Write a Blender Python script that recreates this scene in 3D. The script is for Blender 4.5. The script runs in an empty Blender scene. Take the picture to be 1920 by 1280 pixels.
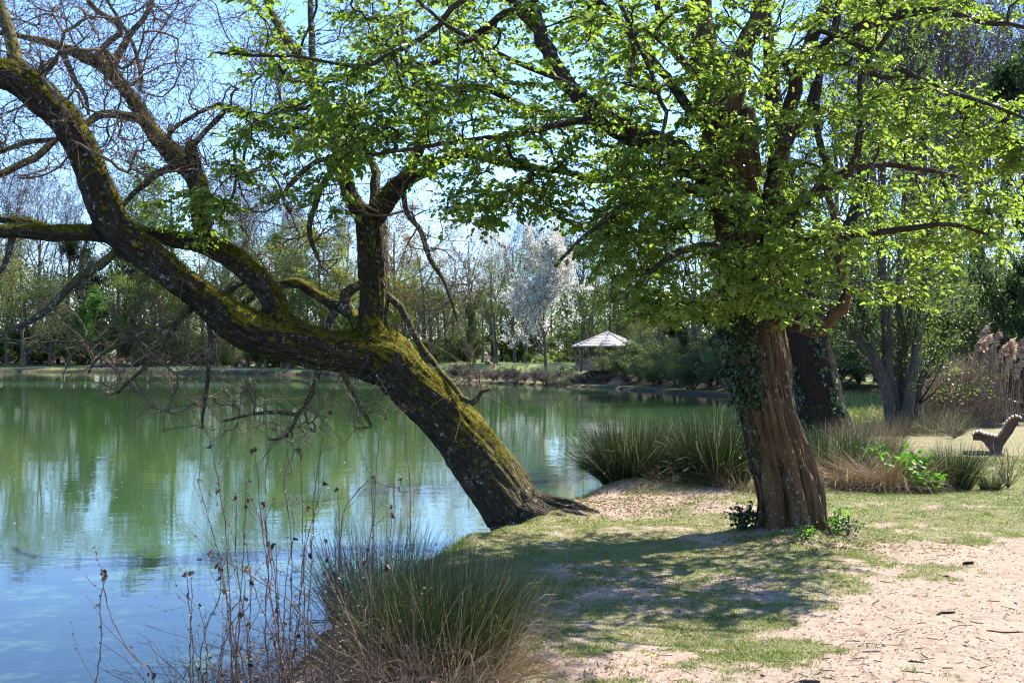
import bpy, math, random
import numpy as np
from mathutils import Vector

scene = bpy.context.scene
COL = scene.collection
R_ = math.radians

# ------------------------------------------------------------------ camera, sky, sun, exposure
CAMZ = 2.6
F = 1920 * 40 / 36.0
HY = 662.0                      # horizon row in the 1920x1280 photograph
cam_d = bpy.data.cameras.new('camera')
cam_d.lens = 40; cam_d.sensor_width = 36; cam_d.clip_start = 0.1; cam_d.clip_end = 4000
cam_d.shift_y = 22 / 1920.0
cam_d.dof.use_dof = True; cam_d.dof.focus_distance = 14.0; cam_d.dof.aperture_fstop = 7.0
cam = bpy.data.objects.new('camera', cam_d); COL.objects.link(cam)
cam.location = (0, 0, CAMZ); cam.rotation_euler = (R_(90), 0, 0)
scene.camera = cam

SUN_AZ, SUN_EL = R_(53), R_(47)             # azimuth from +Y towards +X
sunv = Vector((math.sin(SUN_AZ) * math.cos(SUN_EL), math.cos(SUN_AZ) * math.cos(SUN_EL), math.sin(SUN_EL)))
world = bpy.data.worlds.new('World'); scene.world = world; world.use_nodes = True
wn = world.node_tree
bg = wn.nodes['Background']
sky = wn.nodes.new('ShaderNodeTexSky'); sky.sky_type = 'NISHITA'; sky.sun_disc = False
sky.sun_elevation = SUN_EL; sky.sun_rotation = SUN_AZ
sky.air_density = 1.0; sky.dust_density = 0.15; sky.ozone_density = 4.0; sky.altitude = 100
tint = wn.nodes.new('ShaderNodeMix'); tint.data_type = 'RGBA'; tint.blend_type = 'MULTIPLY'; tint.inputs[0].default_value = 1.0
tint.inputs[7].default_value = (0.85, 0.95, 1.14, 1)
wn.links.new(sky.outputs[0], tint.inputs[6]); wn.links.new(tint.outputs[2], bg.inputs[0]); bg.inputs[1].default_value = 0.11
sl = bpy.data.lights.new('sun', 'SUN'); sl.energy = 5.0; sl.angle = R_(0.53); sl.color = (1.0, 0.94, 0.86)
sun = bpy.data.objects.new('sun', sl); COL.objects.link(sun)
sun.rotation_euler = sunv.to_track_quat('Z', 'Y').to_euler()
scene.view_settings.view_transform = 'Standard'
scene.view_settings.look = 'None'
scene.view_settings.exposure = 1.6
scene.view_settings.gamma = 1.0
scene.view_settings.use_curve_mapping = False
scene.render.engine = 'CYCLES'
scene.cycles.max_bounces = 7
scene.cycles.diffuse_bounces = 3
scene.cycles.transmission_bounces = 4
scene.cycles.glossy_bounces = 3
scene.cycles.use_denoising = True
scene.cycles.filter_width = 1.15

# ------------------------------------------------------------------ helpers
def P(px, py, D):
    """a pixel of the 1920x1280 photograph and a distance give a point of the place"""
    return np.array([(px - 960.0) / F * D, D, CAMZ - (py - HY) / F * D])

def nrm(a):
    return a / np.maximum(np.linalg.norm(a, axis=-1, keepdims=True), 1e-9)

def S(t):
    t = np.clip(t, 0, 1); return t * t * (3 - 2 * t)

_perm = np.random.RandomState(7).rand(256, 256)
def vnoise(x, y):
    xi = np.floor(x).astype(int); yi = np.floor(y).astype(int)
    fx = S(x - xi); fy = S(y - yi)
    a = _perm[xi & 255, yi & 255]; b = _perm[(xi + 1) & 255, yi & 255]
    c = _perm[xi & 255, (yi + 1) & 255]; d = _perm[(xi + 1) & 255, (yi + 1) & 255]
    return (a * (1 - fx) + b * fx) * (1 - fy) + (c * (1 - fx) + d * fx) * fy
def fbm(x, y, o=4):
    s = 0; a = 0.5; t = 0
    for i in range(o):
        s = s + a * vnoise(x * 2 ** i + 17.3 * i, y * 2 ** i + 9.1 * i); t += a; a *= 0.55
    return s / t

def make_mesh(name, V, faces, mat, attrs=None, smooth=False):
    """faces: list of int arrays (n,3) / (n,4)"""
    me = bpy.data.meshes.new(name)
    V = np.ascontiguousarray(V, dtype=np.float32)
    faces = [np.asarray(f, dtype=np.int32) for f in faces if len(f)]
    me.vertices.add(len(V)); me.vertices.foreach_set('co', V.ravel())
    loops = np.concatenate([f.ravel() for f in faces])
    sizes = np.concatenate([np.full(len(f), f.shape[1], dtype=np.int32) for f in faces])
    starts = np.concatenate([[0], np.cumsum(sizes)[:-1]]).astype(np.int32)
    me.loops.add(len(loops)); me.loops.foreach_set('vertex_index', loops)
    me.polygons.add(len(sizes)); me.polygons.foreach_set('loop_start', starts)
    me.update(calc_edges=True)
    if smooth: me.polygons.foreach_set('use_smooth', np.ones(len(sizes), dtype=bool))
    for k, a in (attrs or {}).items():
        a = np.asarray(a, dtype=np.float32)
        if a.ndim == 1:
            at = me.attributes.new(k, 'FLOAT', 'POINT'); at.data.foreach_set('value', a)
        else:
            at = me.attributes.new(k, 'FLOAT_VECTOR', 'POINT'); at.data.foreach_set('vector', a.ravel())
    if mat: me.materials.append(mat)
    me.validate()
    return me

class Geo:
    """collects vertices, faces and attributes for one mesh"""
    def __init__(s): s.V = []; s.F = []; s.A = {}; s.n = 0
    def add(s, V, faces, **attrs):
        for f in faces: s.F.append(np.asarray(f) + s.n)
        s.V.append(np.asarray(V, dtype=float)); 
        for k, a in attrs.items(): s.A.setdefault(k, []).append((s.n, np.asarray(a)))
        s.n += len(V)
    def data(s):
        V = np.concatenate(s.V); at = {}
        for k, L in s.A.items():
            sh = (len(V),) if L[0][1].ndim == 1 else (len(V), 3)
            o = np.zeros(sh)
            for n, a in L: o[n:n + len(a)] = a
            at[k] = o
        q = [f for f in s.F if f.shape[1] == 4]; t = [f for f in s.F if f.shape[1] == 3]
        return V, ([np.concatenate(q)] if q else []) + ([np.concatenate(t)] if t else []), at
    def mesh(s, name, mat, off=None, smooth=False):
        V, Fc, at = s.data()
        if off is not None: V = V - np.asarray(off)
        return make_mesh(name, V, Fc, mat, at, smooth)

def tag(o, label=None, cat=None, group=None, kind=None):
    if label: o['label'] = label
    if cat: o['category'] = cat
    if group: o['group'] = group
    if kind: o['kind'] = kind
    return o
def thing(name, label, cat, loc=(0, 0, 0), group=None, rz=0, sc=1.0):
    o = bpy.data.objects.new(name, None); COL.objects.link(o)
    o.location = loc; o.rotation_euler = (0, 0, rz); o.scale = (sc, sc, sc)
    o.empty_display_size = 0.2
    return tag(o, label, cat, group)
def link(name, me, parent=None):
    o = bpy.data.objects.new(name, me); COL.objects.link(o)
    if parent: o.parent = parent
    return o

def tubes(Pt, Rr, sides, g=None, cap=True):
    """Pt (N,K,3), Rr (N,K): N swept tubes of K rings"""
    Pt = np.asarray(Pt, float); Rr = np.asarray(Rr, float)
    N, K, _ = Pt.shape
    T = np.empty_like(Pt); T[:, 1:-1] = Pt[:, 2:] - Pt[:, :-2]; T[:, 0] = Pt[:, 1] - Pt[:, 0]; T[:, -1] = Pt[:, -1] - Pt[:, -2]
    T = nrm(T)
    m = nrm(T.mean(axis=1))
    ref = np.where(np.abs(m[:, 2:3]) < 0.8, np.array([[0, 0, 1.0]]), np.array([[1.0, 0, 0]]))
    U = nrm(np.cross(T, ref[:, None, :])); W = np.cross(T, U)
    th = np.arange(sides) * 2 * np.pi / sides
    c = np.cos(th)[None, None, :, None]; s = np.sin(th)[None, None, :, None]
    V = Pt[:, :, None, :] + Rr[:, :, None, None] * (c * U[:, :, None, :] + s * W[:, :, None, :])
    L = np.concatenate([np.zeros((N, 1)), np.cumsum(np.linalg.norm(np.diff(Pt, axis=1), axis=2), axis=1)], axis=1)
    bark = np.empty_like(V); bark[..., 0] = c[..., 0] * Rr[:, :, None]; bark[..., 1] = s[..., 0] * Rr[:, :, None]
    bark[..., 2] = L[:, :, None]
    idx = np.arange(N * K * sides).reshape(N, K, sides)
    a = idx[:, :-1]; b = idx[:, 1:]
    q = np.stack([a, np.roll(a, -1, 2), np.roll(b, -1, 2), b], axis=-1).reshape(-1, 4)
    Vf = V.reshape(-1, 3); bf = bark.reshape(-1, 3); fs = [q]
    if cap:
        tip = Pt[:, -1] + T[:, -1] * Rr[:, -1:] * 0.6
        ti = N * K * sides + np.arange(N)
        e = idx[:, -1]
        fs.append(np.stack([e, np.roll(e, -1, 1), np.repeat(ti[:, None], sides, 1)], -1).reshape(-1, 3))
        Vf = np.concatenate([Vf, tip]); bt = np.zeros((N, 3)); bt[:, 2] = L[:, -1]; bf = np.concatenate([bf, bt])
        if cap == 2:
            ti2 = len(Vf) + np.arange(N); e = idx[:, 0]
            fs.append(np.stack([np.roll(e, -1, 1), e, np.repeat(ti2[:, None], sides, 1)], -1).reshape(-1, 3))
            Vf = np.concatenate([Vf, Pt[:, 0] - T[:, 0] * Rr[:, :1] * .5]); bf = np.concatenate([bf, np.zeros((N, 3))])
    if g is None: g = Geo()
    g.add(Vf, fs, bark=bf)
    return g

def ribbons(Pt, Rr, rng, g=None, rnd=None):
    """thin flat blades / hair twigs, width from Rr"""
    N, K, _ = Pt.shape
    T = nrm(np.gradient(Pt, axis=1))
    U = nrm(np.cross(T, nrm(rng.normal(size=(N, 1, 3)))))
    V = np.stack([Pt - U * Rr[..., None], Pt + U * Rr[..., None]], axis=2)
    idx = np.arange(N * K * 2).reshape(N, K, 2)
    q = np.stack([idx[:, :-1, 0], idx[:, :-1, 1], idx[:, 1:, 1], idx[:, 1:, 0]], -1).reshape(-1, 4)
    if g is None: g = Geo()
    r = rng.rand(N) if rnd is None else rnd
    at = {'rnd': np.repeat(r, K * 2), 'bark': V.reshape(-1, 3)}
    g.add(V.reshape(-1, 3), [q], **at)
    return g

def leaves(C, Dr, Nn, size, rng, g=None, wid=0.62, fold=0.12, hexa=True, rnd=None):
    """leaf blades: C base (N,3), Dr direction, Nn normal, size (N,)"""
    Dr = nrm(Dr); Sd = nrm(np.cross(Dr, Nn)); Nn = np.cross(Sd, Dr)
    L = size[:, None]; W = L * wid * 0.5
    up = Nn * L * fold
    tip = C + Dr * L - up * 0.6
    if hexa:
        V = np.stack([C, C + Dr * L * .28 + Sd * W * .95 + up, C + Dr * L * .68 + Sd * W * .8 + up * .7, tip,
                      C + Dr * L * .68 - Sd * W * .8 + up * .7, C + Dr * L * .28 - Sd * W * .95 + up], 1)
        k = 6; loc = np.array([[0, 1, 2, 3], [0, 3, 4, 5]])
    else:
        V = np.stack([C, C + Dr * L * .45 + Sd * W + up, tip, C + Dr * L * .45 - Sd * W + up], 1)
        k = 4; loc = np.array([[0, 1, 2, 3]])
    N = len(C)
    fc = (np.arange(N)[:, None, None] * k + loc[None]).reshape(-1, 4)
    if g is None: g = Geo()
    r = rng.rand(N) if rnd is None else rnd
    g.add(V.reshape(-1, 3), [fc], rnd=np.repeat(r, k))
    return g

def rvec(rng, n): return nrm(rng.normal(size=(n, 3)))

def at_t(Pt, Rr, ti, t):
    """sample tubes: ti index of tube, t in 0..1"""
    K = Pt.shape[1]; f = np.clip(t, 0, 0.9999) * (K - 1); i = f.astype(int); w = (f - i)[:, None]
    p = Pt[ti, i] * (1 - w) + Pt[ti, i + 1] * w
    r = Rr[ti, i] * (1 - w[:, 0]) + Rr[ti, i + 1] * w[:, 0]
    return p, r, nrm(Pt[ti, i + 1] - Pt[ti, i])

def grow(rng, Pt, Rr, n, t=(0.2, 1), ang=(25, 55), length=None, lr=(0.35, 0.6), K=5, rr=0.6, up=0.15, wig=0.12, tip=0.3, rmin=0.002, rmax=9):
    N = Pt.shape[0]
    L0 = np.linalg.norm(np.diff(Pt, axis=1), axis=2).sum(1)
    ti = np.repeat(np.arange(N), n)
    tt = t[0] + (t[1] - t[0]) * (np.tile(np.arange(n), N) + rng.rand(N * n)) / n
    p, r, T = at_t(Pt, Rr, ti, tt)
    a = np.radians(rng.uniform(ang[0], ang[1], N * n))[:, None]
    pr = nrm(np.cross(T, rvec(rng, N * n)))
    d = nrm(np.cos(a) * T + np.sin(a) * pr)
    if length is not None: L = rng.uniform(length[0], length[1], N * n)
    else: L = L0[ti] * rng.uniform(lr[0], lr[1], N * n) * (1.15 - 0.55 * tt)
    out = [p]; st = (L / (K - 1))[:, None]
    for k in range(K - 1):
        d = nrm(d + np.array([0, 0, up]) + rng.normal(size=d.shape) * wig)
        out.append(out[-1] + d * st)
    P2 = np.stack(out, 1)
    r0 = np.clip(np.minimum(r * rr, L * 0.05), rmin, rmax)
    R2 = r0[:, None] * np.linspace(1, tip, K)[None]
    return P2, np.maximum(R2, rmin * 0.6)

def polyline(pts, K, rng=None, wob=0.0):
    """pts rows x,y,z,r -> K resampled points, Catmull-Rom smooth"""
    p = np.asarray(pts, float)
    e = np.vstack([2 * p[0] - p[1], p, 2 * p[-1] - p[-2]])
    seg = []
    for i in range(1, len(e) - 2):
        t = np.linspace(0, 1, 12, endpoint=False)[:, None]
        a, b, c, d = e[i - 1], e[i], e[i + 1], e[i + 2]
        seg.append(0.5 * ((2 * b) + (-a + c) * t + (2 * a - 5 * b + 4 * c - d) * t ** 2 + (-a + 3 * b - 3 * c + d) * t ** 3))
    q = np.vstack(seg + [p[-1:]])
    s = np.concatenate([[0], np.cumsum(np.linalg.norm(np.diff(q[:, :3], axis=0), axis=1))])
    u = np.linspace(0, s[-1], K)
    o = np.stack([np.interp(u, s, q[:, j]) for j in range(4)], 1)
    if rng is not None and wob > 0:
        o[1:-1, :3] += rng.normal(size=(K - 2, 3)) * wob * o[1:-1, 3:4]
    o[:, 3] = np.maximum(o[:, 3], 0.0025)
    return o
def trace(rows, D, K=None, rng=None, wob=0.0):
    """rows (px,py,rpx[,D]) from the photograph -> resampled x,y,z,r"""
    out = []
    for i, r in enumerate(rows):
        d = r[3] if len(r) > 3 else (D if np.isscalar(D) else D[0] + (D[1] - D[0]) * i / (len(rows) - 1))
        out.append([*P(r[0], r[1], d), r[2] / F * d])
    out = np.array(out)
    if K is None:
        K = max(6, int(np.linalg.norm(np.diff(out[:, :3], axis=0), axis=1).sum() / 0.12))
    return polyline(out, K, rng, wob)

# ------------------------------------------------------------------ materials
def new_mat(name):
    m = bpy.data.materials.new(name); m.use_nodes = True
    nt = m.node_tree; nt.nodes.clear()
    out = nt.nodes.new('ShaderNodeOutputMaterial')
    return m, nt, out
def nd(nt, typ, **kw):
    n = nt.nodes.new(typ)
    for k, v in kw.items():
        if k.startswith('i_'): n.inputs[k[2:].replace('_', ' ')].default_value = v
        elif k.startswith('n'):
            n.inputs[int(k[1:])].default_value = v
        else: setattr(n, k, v)
    return n
def ramp(nt, fac, stops, interp='LINEAR'):
    r = nt.nodes.new('ShaderNodeValToRGB'); r.color_ramp.interpolation = interp
    el = r.color_ramp.elements
    while len(el) < len(stops): el.new(0.5)
    for e, (p, c) in zip(el, stops):
        e.position = p; e.color = (*c, 1) if len(c) == 3 else c
    nt.links.new(fac, r.inputs[0]); return r
def mix(nt, fac, a, b, blend='MIX'):
    m = nt.nodes.new('ShaderNodeMix'); m.data_type = 'RGBA'; m.blend_type = blend
    for inp, v in ((m.inputs[0], fac), (m.inputs[6], a), (m.inputs[7], b)):
        if hasattr(v, 'links') or isinstance(v, bpy.types.NodeSocket): nt.links.new(v, inp)
        else: inp.default_value = (*v, 1) if isinstance(v, tuple) else v
    return m.outputs[2]
def math_n(nt, op, a, b=None, c=None, clamp=False):
    m = nt.nodes.new('ShaderNodeMath'); m.operation = op; m.use_clamp = clamp
    for i, v in enumerate((a, b, c)):
        if v is None: continue
        if isinstance(v, bpy.types.NodeSocket): nt.links.new(v, m.inputs[i])
        else: m.inputs[i].default_value = v
    return m.outputs[0]
def noise(nt, vec, scale, detail=4, rough=0.55, dist=0.0):
    n = nt.nodes.new('ShaderNodeTexNoise'); n.inputs['Scale'].default_value = scale
    n.inputs['Detail'].default_value = detail; n.inputs['Roughness'].default_value = rough
    n.inputs['Distortion'].default_value = dist
    if vec is not None: nt.links.new(vec, n.inputs['Vector'])
    return n.outputs['Fac']
def mapping(nt, vec, scale):
    m = nt.nodes.new('ShaderNodeMapping'); m.inputs['Scale'].default_value = scale
    nt.links.new(vec, m.inputs[0]); return m.outputs[0]
def bump(nt, h, strength, dist, nrm_in=None):
    b = nt.nodes.new('ShaderNodeBump'); b.inputs['Strength'].default_value = strength
    b.inputs['Distance'].default_value = dist; nt.links.new(h, b.inputs['Height'])
    if nrm_in is not None: nt.links.new(nrm_in, b.inputs['Normal'])
    return b.outputs[0]

def leaf_mat(name, stops, trans=0.5, tcol=None, rough=0.45, spec=0.35):
    m, nt, out = new_mat(name)
    a = nd(nt, 'ShaderNodeAttribute', attribute_name='rnd')
    c = ramp(nt, a.outputs['Fac'], stops)
    pb = nd(nt, 'ShaderNodeBsdfPrincipled'); nt.links.new(c.outputs[0], pb.inputs['Base Color'])
    pb.inputs['Roughness'].default_value = rough; pb.inputs['Specular IOR Level'].default_value = spec
    if trans > 0:
        tr = nd(nt, 'ShaderNodeBsdfTranslucent')
        tc = mix(nt, 1.0, c.outputs[0], tcol or (1.6, 1.9, 0.8), 'MULTIPLY')
        nt.links.new(tc, tr.inputs[0])
        ms = nd(nt, 'ShaderNodeMixShader'); ms.inputs[0].default_value = trans
        nt.links.new(pb.outputs[0], ms.inputs[1]); nt.links.new(tr.outputs[0], ms.inputs[2])
        nt.links.new(ms.outputs[0], out.inputs[0])
    else: nt.links.new(pb.outputs[0], out.inputs[0])
    return m

def bark_mat(name, dark, mid, light, moss=0.0, lichen=0.0, streak=0.22, bumpd=0.02, moss_col=((0.035, 0.035, 0.006), (0.16, 0.15, 0.02)), mosslo=-0.15, brown=None, footz=False):
    m, nt, out = new_mat(name)
    at = nd(nt, 'ShaderNodeAttribute', attribute_name='bark')
    tc = nd(nt, 'ShaderNodeTexCoord')
    v = mapping(nt, at.outputs['Vector'], (1, 1, streak))
    n1 = noise(nt, v, 26, 6, 0.65, 0.4)
    n2 = noise(nt, v, 90, 3, 0.6)
    n3 = noise(nt, tc.outputs['Object'], 2.2, 4, 0.6)
    vo = nd(nt, 'ShaderNodeTexVoronoi', feature='DISTANCE_TO_EDGE'); vo.inputs['Scale'].default_value = 24
    nt.links.new(v, vo.inputs['Vector'])
    cr = math_n(nt, 'MULTIPLY', vo.outputs[0], 3.0, clamp=True)
    h = math_n(nt, 'ADD', math_n(nt, 'MULTIPLY', n1, 0.9), math_n(nt, 'MULTIPLY', cr, 0.7))
    c = ramp(nt, n1, [(0.3, dark), (0.52, mid), (0.75, light)]).outputs[0]
    c = mix(nt, math_n(nt, 'MULTIPLY', n3, 0.5), c, mid)
    if brown:
        bf = ramp(nt, noise(nt, v, 6.0, 4, 0.6), [(0.42, (0, 0, 0)), (0.62, (1, 1, 1))]).outputs[0]
        c = mix(nt, bf, c, brown)
    if lichen > 0:
        l1 = noise(nt, tc.outputs['Object'], 17, 5, 0.7)
        l2 = noise(nt, tc.outputs['Object'], 3.1, 2, 0.5)
        lf = ramp(nt, math_n(nt, 'ADD', l1, math_n(nt, 'MULTIPLY', l2, 0.25)), [(0.77 - 0.12 * lichen, (0, 0, 0)), (0.83 - 0.12 * lichen, (1, 1, 1))]).outputs[0]
        c = mix(nt, math_n(nt, 'MULTIPLY', lf, 0.8), c, (0.34, 0.35, 0.31))
    hh = h
    if moss > 0:
        ge = nd(nt, 'ShaderNodeNewGeometry'); sx = nd(nt, 'ShaderNodeSeparateXYZ'); nt.links.new(ge.outputs['Normal'], sx.inputs[0])
        m1 = noise(nt, tc.outputs['Object'], 3.5, 6, 0.7); m2 = noise(nt, tc.outputs['Object'], 60, 3, 0.7)
        m3 = noise(nt, tc.outputs['Object'], 14, 4, 0.7)
        s = math_n(nt, 'ADD', sx.outputs[2], math_n(nt, 'MULTIPLY', math_n(nt, 'SUBTRACT', m1, 0.5), 3.0))
        s = math_n(nt, 'ADD', s, math_n(nt, 'MULTIPLY', math_n(nt, 'SUBTRACT', m3, 0.5), 1.2))
        mf = ramp(nt, s, [(0, (0, 0, 0)), (1, (1, 1, 1))]); mf.color_ramp.elements[0].position = max(0.0, mosslo + 0.15); mf.color_ramp.elements[1].position = mosslo + 0.45
        mc = ramp(nt, math_n(nt, 'ADD', math_n(nt, 'MULTIPLY', m2, 0.6), math_n(nt, 'MULTIPLY', m3, 0.4)), [(0.35, moss_col[0]), (0.62, moss_col[1])]).outputs[0]
        mff = math_n(nt, 'MULTIPLY', mf.outputs[0], moss)
        if footz:
            sz_ = nd(nt, 'ShaderNodeSeparateXYZ'); nt.links.new(tc.outputs['Object'], sz_.inputs[0])
            mff = math_n(nt, 'MULTIPLY', mff, math_n(nt, 'MULTIPLY', math_n(nt, 'SUBTRACT', sz_.outputs[2], 0.5), 0.75, clamp=True))
        c = mix(nt, mff, c, mc)
        hh = math_n(nt, 'ADD', h, math_n(nt, 'MULTIPLY', mff, math_n(nt, 'ADD', math_n(nt, 'MULTIPLY', m2, 1.6), 0.6)))
    pb = nd(nt, 'ShaderNodeBsdfPrincipled'); pb.inputs['Roughness'].default_value = 0.88
    pb.inputs['Specular IOR Level'].default_value = 0.06
    nt.links.new(c, pb.inputs['Base Color'])
    b1 = bump(nt, hh, 0.9, bumpd); b2 = bump(nt, n2, 0.5, bumpd * 0.3, b1)
    nt.links.new(b2, pb.inputs['Normal']); nt.links.new(pb.outputs[0], out.inputs[0])
    return m

def plain_mat(name, c1, c2, scale=8, rough=0.8, stretch=(1, 1, 1), bd=0.004):
    m, nt, out = new_mat(name)
    tc = nd(nt, 'ShaderNodeTexCoord'); v = mapping(nt, tc.outputs['Object'], stretch)
    n = noise(nt, v, scale, 5, 0.6); c = ramp(nt, n, [(0.3, c1), (0.7, c2)]).outputs[0]
    pb = nd(nt, 'ShaderNodeBsdfPrincipled'); pb.inputs['Roughness'].default_value = rough
    nt.links.new(c, pb.inputs['Base Color']); nt.links.new(bump(nt, n, 0.6, bd), pb.inputs['Normal'])
    nt.links.new(pb.outputs[0], out.inputs[0]); return m

M = {}
M['moss'] = bark_mat('mossy_bark', (0.012, 0.009, 0.007), (0.042, 0.034, 0.026), (0.12, 0.105, 0.085), moss=0.97, lichen=0.35, bumpd=0.03, moss_col=((0.030, 0.027, 0.005), (0.25, 0.22, 0.025)), mosslo=-0.04, footz=True)
M['mossbr'] = bark_mat('mossy_branch_bark', (0.02, 0.016, 0.012), (0.06, 0.05, 0.04), (0.14, 0.12, 0.1), moss=0.7, lichen=0.7, bumpd=0.012, mosslo=0.05)
M['twig'] = bark_mat('twig_bark', (0.06, 0.042, 0.03), (0.14, 0.105, 0.078), (0.26, 0.21, 0.155), bumpd=0.004)
M['trunk'] = bark_mat('fluted_brown_bark', (0.025, 0.016, 0.009), (0.105, 0.073, 0.042), (0.24, 0.185, 0.12), moss=0.0, lichen=0.45, streak=0.10, bumpd=0.035, brown=(0.125, 0.072, 0.031))
M['limb'] = bark_mat('dark_limb_bark', (0.016, 0.011, 0.008), (0.05, 0.037, 0.027), (0.11, 0.085, 0.062), moss=0.25, lichen=0.4, bumpd=0.012, mosslo=0.3)
M['ivytrunk'] = bark_mat('dark_rough_bark', (0.010, 0.007, 0.006), (0.030, 0.022, 0.017), (0.06, 0.046, 0.037), moss=0.3, lichen=0.0, bumpd=0.03, mosslo=0.3)
M['grey'] = bark_mat('grey_bark', (0.025, 0.022, 0.018), (0.085, 0.075, 0.062), (0.16, 0.145, 0.12), moss=0.2, lichen=0.2, bumpd=0.02, mosslo=0.25)
M['farbark'] = bark_mat('far_grey_bark', (0.04, 0.033, 0.027), (0.11, 0.095, 0.078), (0.2, 0.175, 0.145), bumpd=0.02)
M['leaf'] = leaf_mat('spring_leaf', [(0, (0.055, 0.095, 0.014)), (0.5, (0.090, 0.145, 0.022)), (1, (0.14, 0.19, 0.035))], 0.55, (2.75, 2.6, 1.8), 0.4, 0.45)
M['ivy'] = leaf_mat('ivy_leaf', [(0, (0.012, 0.028, 0.008)), (0.7, (0.022, 0.05, 0.012)), (1, (0.05, 0.085, 0.02))], 0.15, None, 0.42, 0.45)
M['bramble'] = leaf_mat('bramble_leaf', [(0, (0.06, 0.15, 0.012)), (1, (0.11, 0.24, 0.02))], 0.5, (1.8, 2.2, 0.8))
M['rush'] = leaf_mat('rush_blade', [(0, (0.012, 0.024, 0.010)), (0.6, (0.028, 0.046, 0.017)), (0.8, (0.055, 0.068, 0.028)), (0.9, (0.36, 0.32, 0.23)), (1, (0.42, 0.37, 0.28))], 0.15, None, 0.42, 0.3)
M['deadrush'] = leaf_mat('dry_rush_blade', [(0, (0.07, 0.085, 0.03)), (0.3, (0.14, 0.11, 0.055)), (0.75, (0.25, 0.15, 0.08)), (1, (0.4, 0.30, 0.2))], 0.2, (1.2, 1.2, 1.0), 0.5)
M['grass'] = leaf_mat('grass_blade', [(0, (0.07, 0.115, 0.02)), (0.55, (0.13, 0.18, 0.035)), (0.8, (0.23, 0.24, 0.08)), (1, (0.36, 0.29, 0.16))], 0.35, (1.4, 1.6, 0.9))
M['litter'] = leaf_mat('fallen_leaf', [(0, (0.10, 0.055, 0.03)), (0.4, (0.22, 0.11, 0.055)), (0.75, (0.34, 0.18, 0.095)), (0.92, (0.4, 0.3, 0.2)), (1, (0.6, 0.56, 0.5))], 0.1, (1, 1, 1), 0.7)
M['reed'] = leaf_mat('dry_reed', [(0, (0.13, 0.085, 0.05)), (0.6, (0.24, 0.16, 0.10)), (1, (0.4, 0.31, 0.21))], 0.2, (1.1, 1.1, 1.0), 0.6)
M['plume'] = leaf_mat('reed_plume', [(0, (0.32, 0.21, 0.15)), (1, (0.6, 0.45, 0.34))], 0.45, (1.2, 1.2, 1.1), 0.8)
M['seed'] = leaf_mat('seed_cluster', [(0, (0.05, 0.03, 0.025)), (1, (0.17, 0.11, 0.09))], 0.2, (1.2, 1.1, 1.0), 0.7)
M['weed'] = leaf_mat('dead_weed', [(0, (0.07, 0.045, 0.035)), (0.6, (0.2, 0.13, 0.10)), (1, (0.38, 0.28, 0.23))], 0.1, (1, 1, 1), 0.7)
M['weedleaf'] = leaf_mat('shrivelled_leaf', [(0, (0.018, 0.012, 0.010)), (1, (0.08, 0.05, 0.04))], 0.1, (1, 1, 1), 0.7)
FL = {
 'fresh': [(0, (0.06, 0.10, 0.015)), (1, (0.12, 0.17, 0.03))],
 'yellow': [(0, (0.14, 0.16, 0.02)), (1, (0.24, 0.25, 0.04))],
 'sage': [(0, (0.07, 0.085, 0.035)), (1, (0.15, 0.17, 0.075))],
 'dark': [(0, (0.012, 0.024, 0.008)), (0.8, (0.03, 0.055, 0.016)), (1, (0.07, 0.09, 0.04))],
 'bloom': [(0, (0.42, 0.41, 0.36)), (0.8, (0.66, 0.64, 0.60)), (1, (0.2, 0.24, 0.10))],
 'russet': [(0, (0.16, 0.09, 0.04)), (0.7, (0.28, 0.17, 0.08)), (1, (0.2, 0.2, 0.06))],
 'brush': [(0, (0.05, 0.075, 0.022)), (0.75, (0.11, 0.14, 0.05)), (1, (0.22, 0.24, 0.12))],
 'bud': [(0, (0.10, 0.065, 0.05)), (1, (0.2, 0.15, 0.11))],
 'maple': [(0, (0.05, 0.12, 0.015)), (1, (0.10, 0.2, 0.025))],
}
for k, v in FL.items(): M['f_' + k] = leaf_mat('foliage_' + k, v, 0.0 if k == 'bud' else 0.4, (1.3, 1.3, 1.3) if k == 'bloom' else (1.5, 1.7, 0.8), 0.5)

# ------------------------------------------------------------------ ground, water
WATER = np.array([(-8, -30), (-5, -3), (-3.5, 2), (-2.55, 6), (-1.95, 8.5), (-1.6, 10.5), (-1.35, 12.3), (-0.95, 14.0), (-0.42, 15.3), (0.0, 16.3), (0.45, 17.4),
    (0.95, 19), (1.6, 20.1), (2.8, 20.5), (4.0, 21.0), (5, 22.3), (6, 25), (7, 28.5), (8.3, 31), (10, 32.2), (11.5, 34.5), (13, 37), (15, 40),
    (16.8, 46), (19, 54), (20, 60), (16, 64.5), (12.9, 67), (9, 78), (7, 84), (2, 92), (-2.8, 99), (-12, 118), (-23, 135), (-45, 148), (-71, 158),
    (-110, 165), (-170, 160), (-170, -30)], float)
def water_sd(x, y):
    """distance to the shoreline, negative on the water"""
    best = np.full(x.shape, 1e9); ins = np.zeros(x.shape, bool)
    n = len(WATER)
    for i in range(n):
        a = WATER[i]; b = WATER[(i + 1) % n]; e = b - a
        t = np.clip(((x - a[0]) * e[0] + (y - a[1]) * e[1]) / (e @ e), 0, 1)
        best = np.minimum(best, np.hypot(x - a[0] - t * e[0], y - a[1] - t * e[1]))
        c = ((a[1] > y) != (b[1] > y)) & (x < (b[0] - a[0]) * (y - a[1]) / (b[1] - a[1] + 1e-12) + a[0])
        ins ^= c
    return np.where(ins, -best, best)
TREE_XY = (3.42, 13.9)
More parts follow.
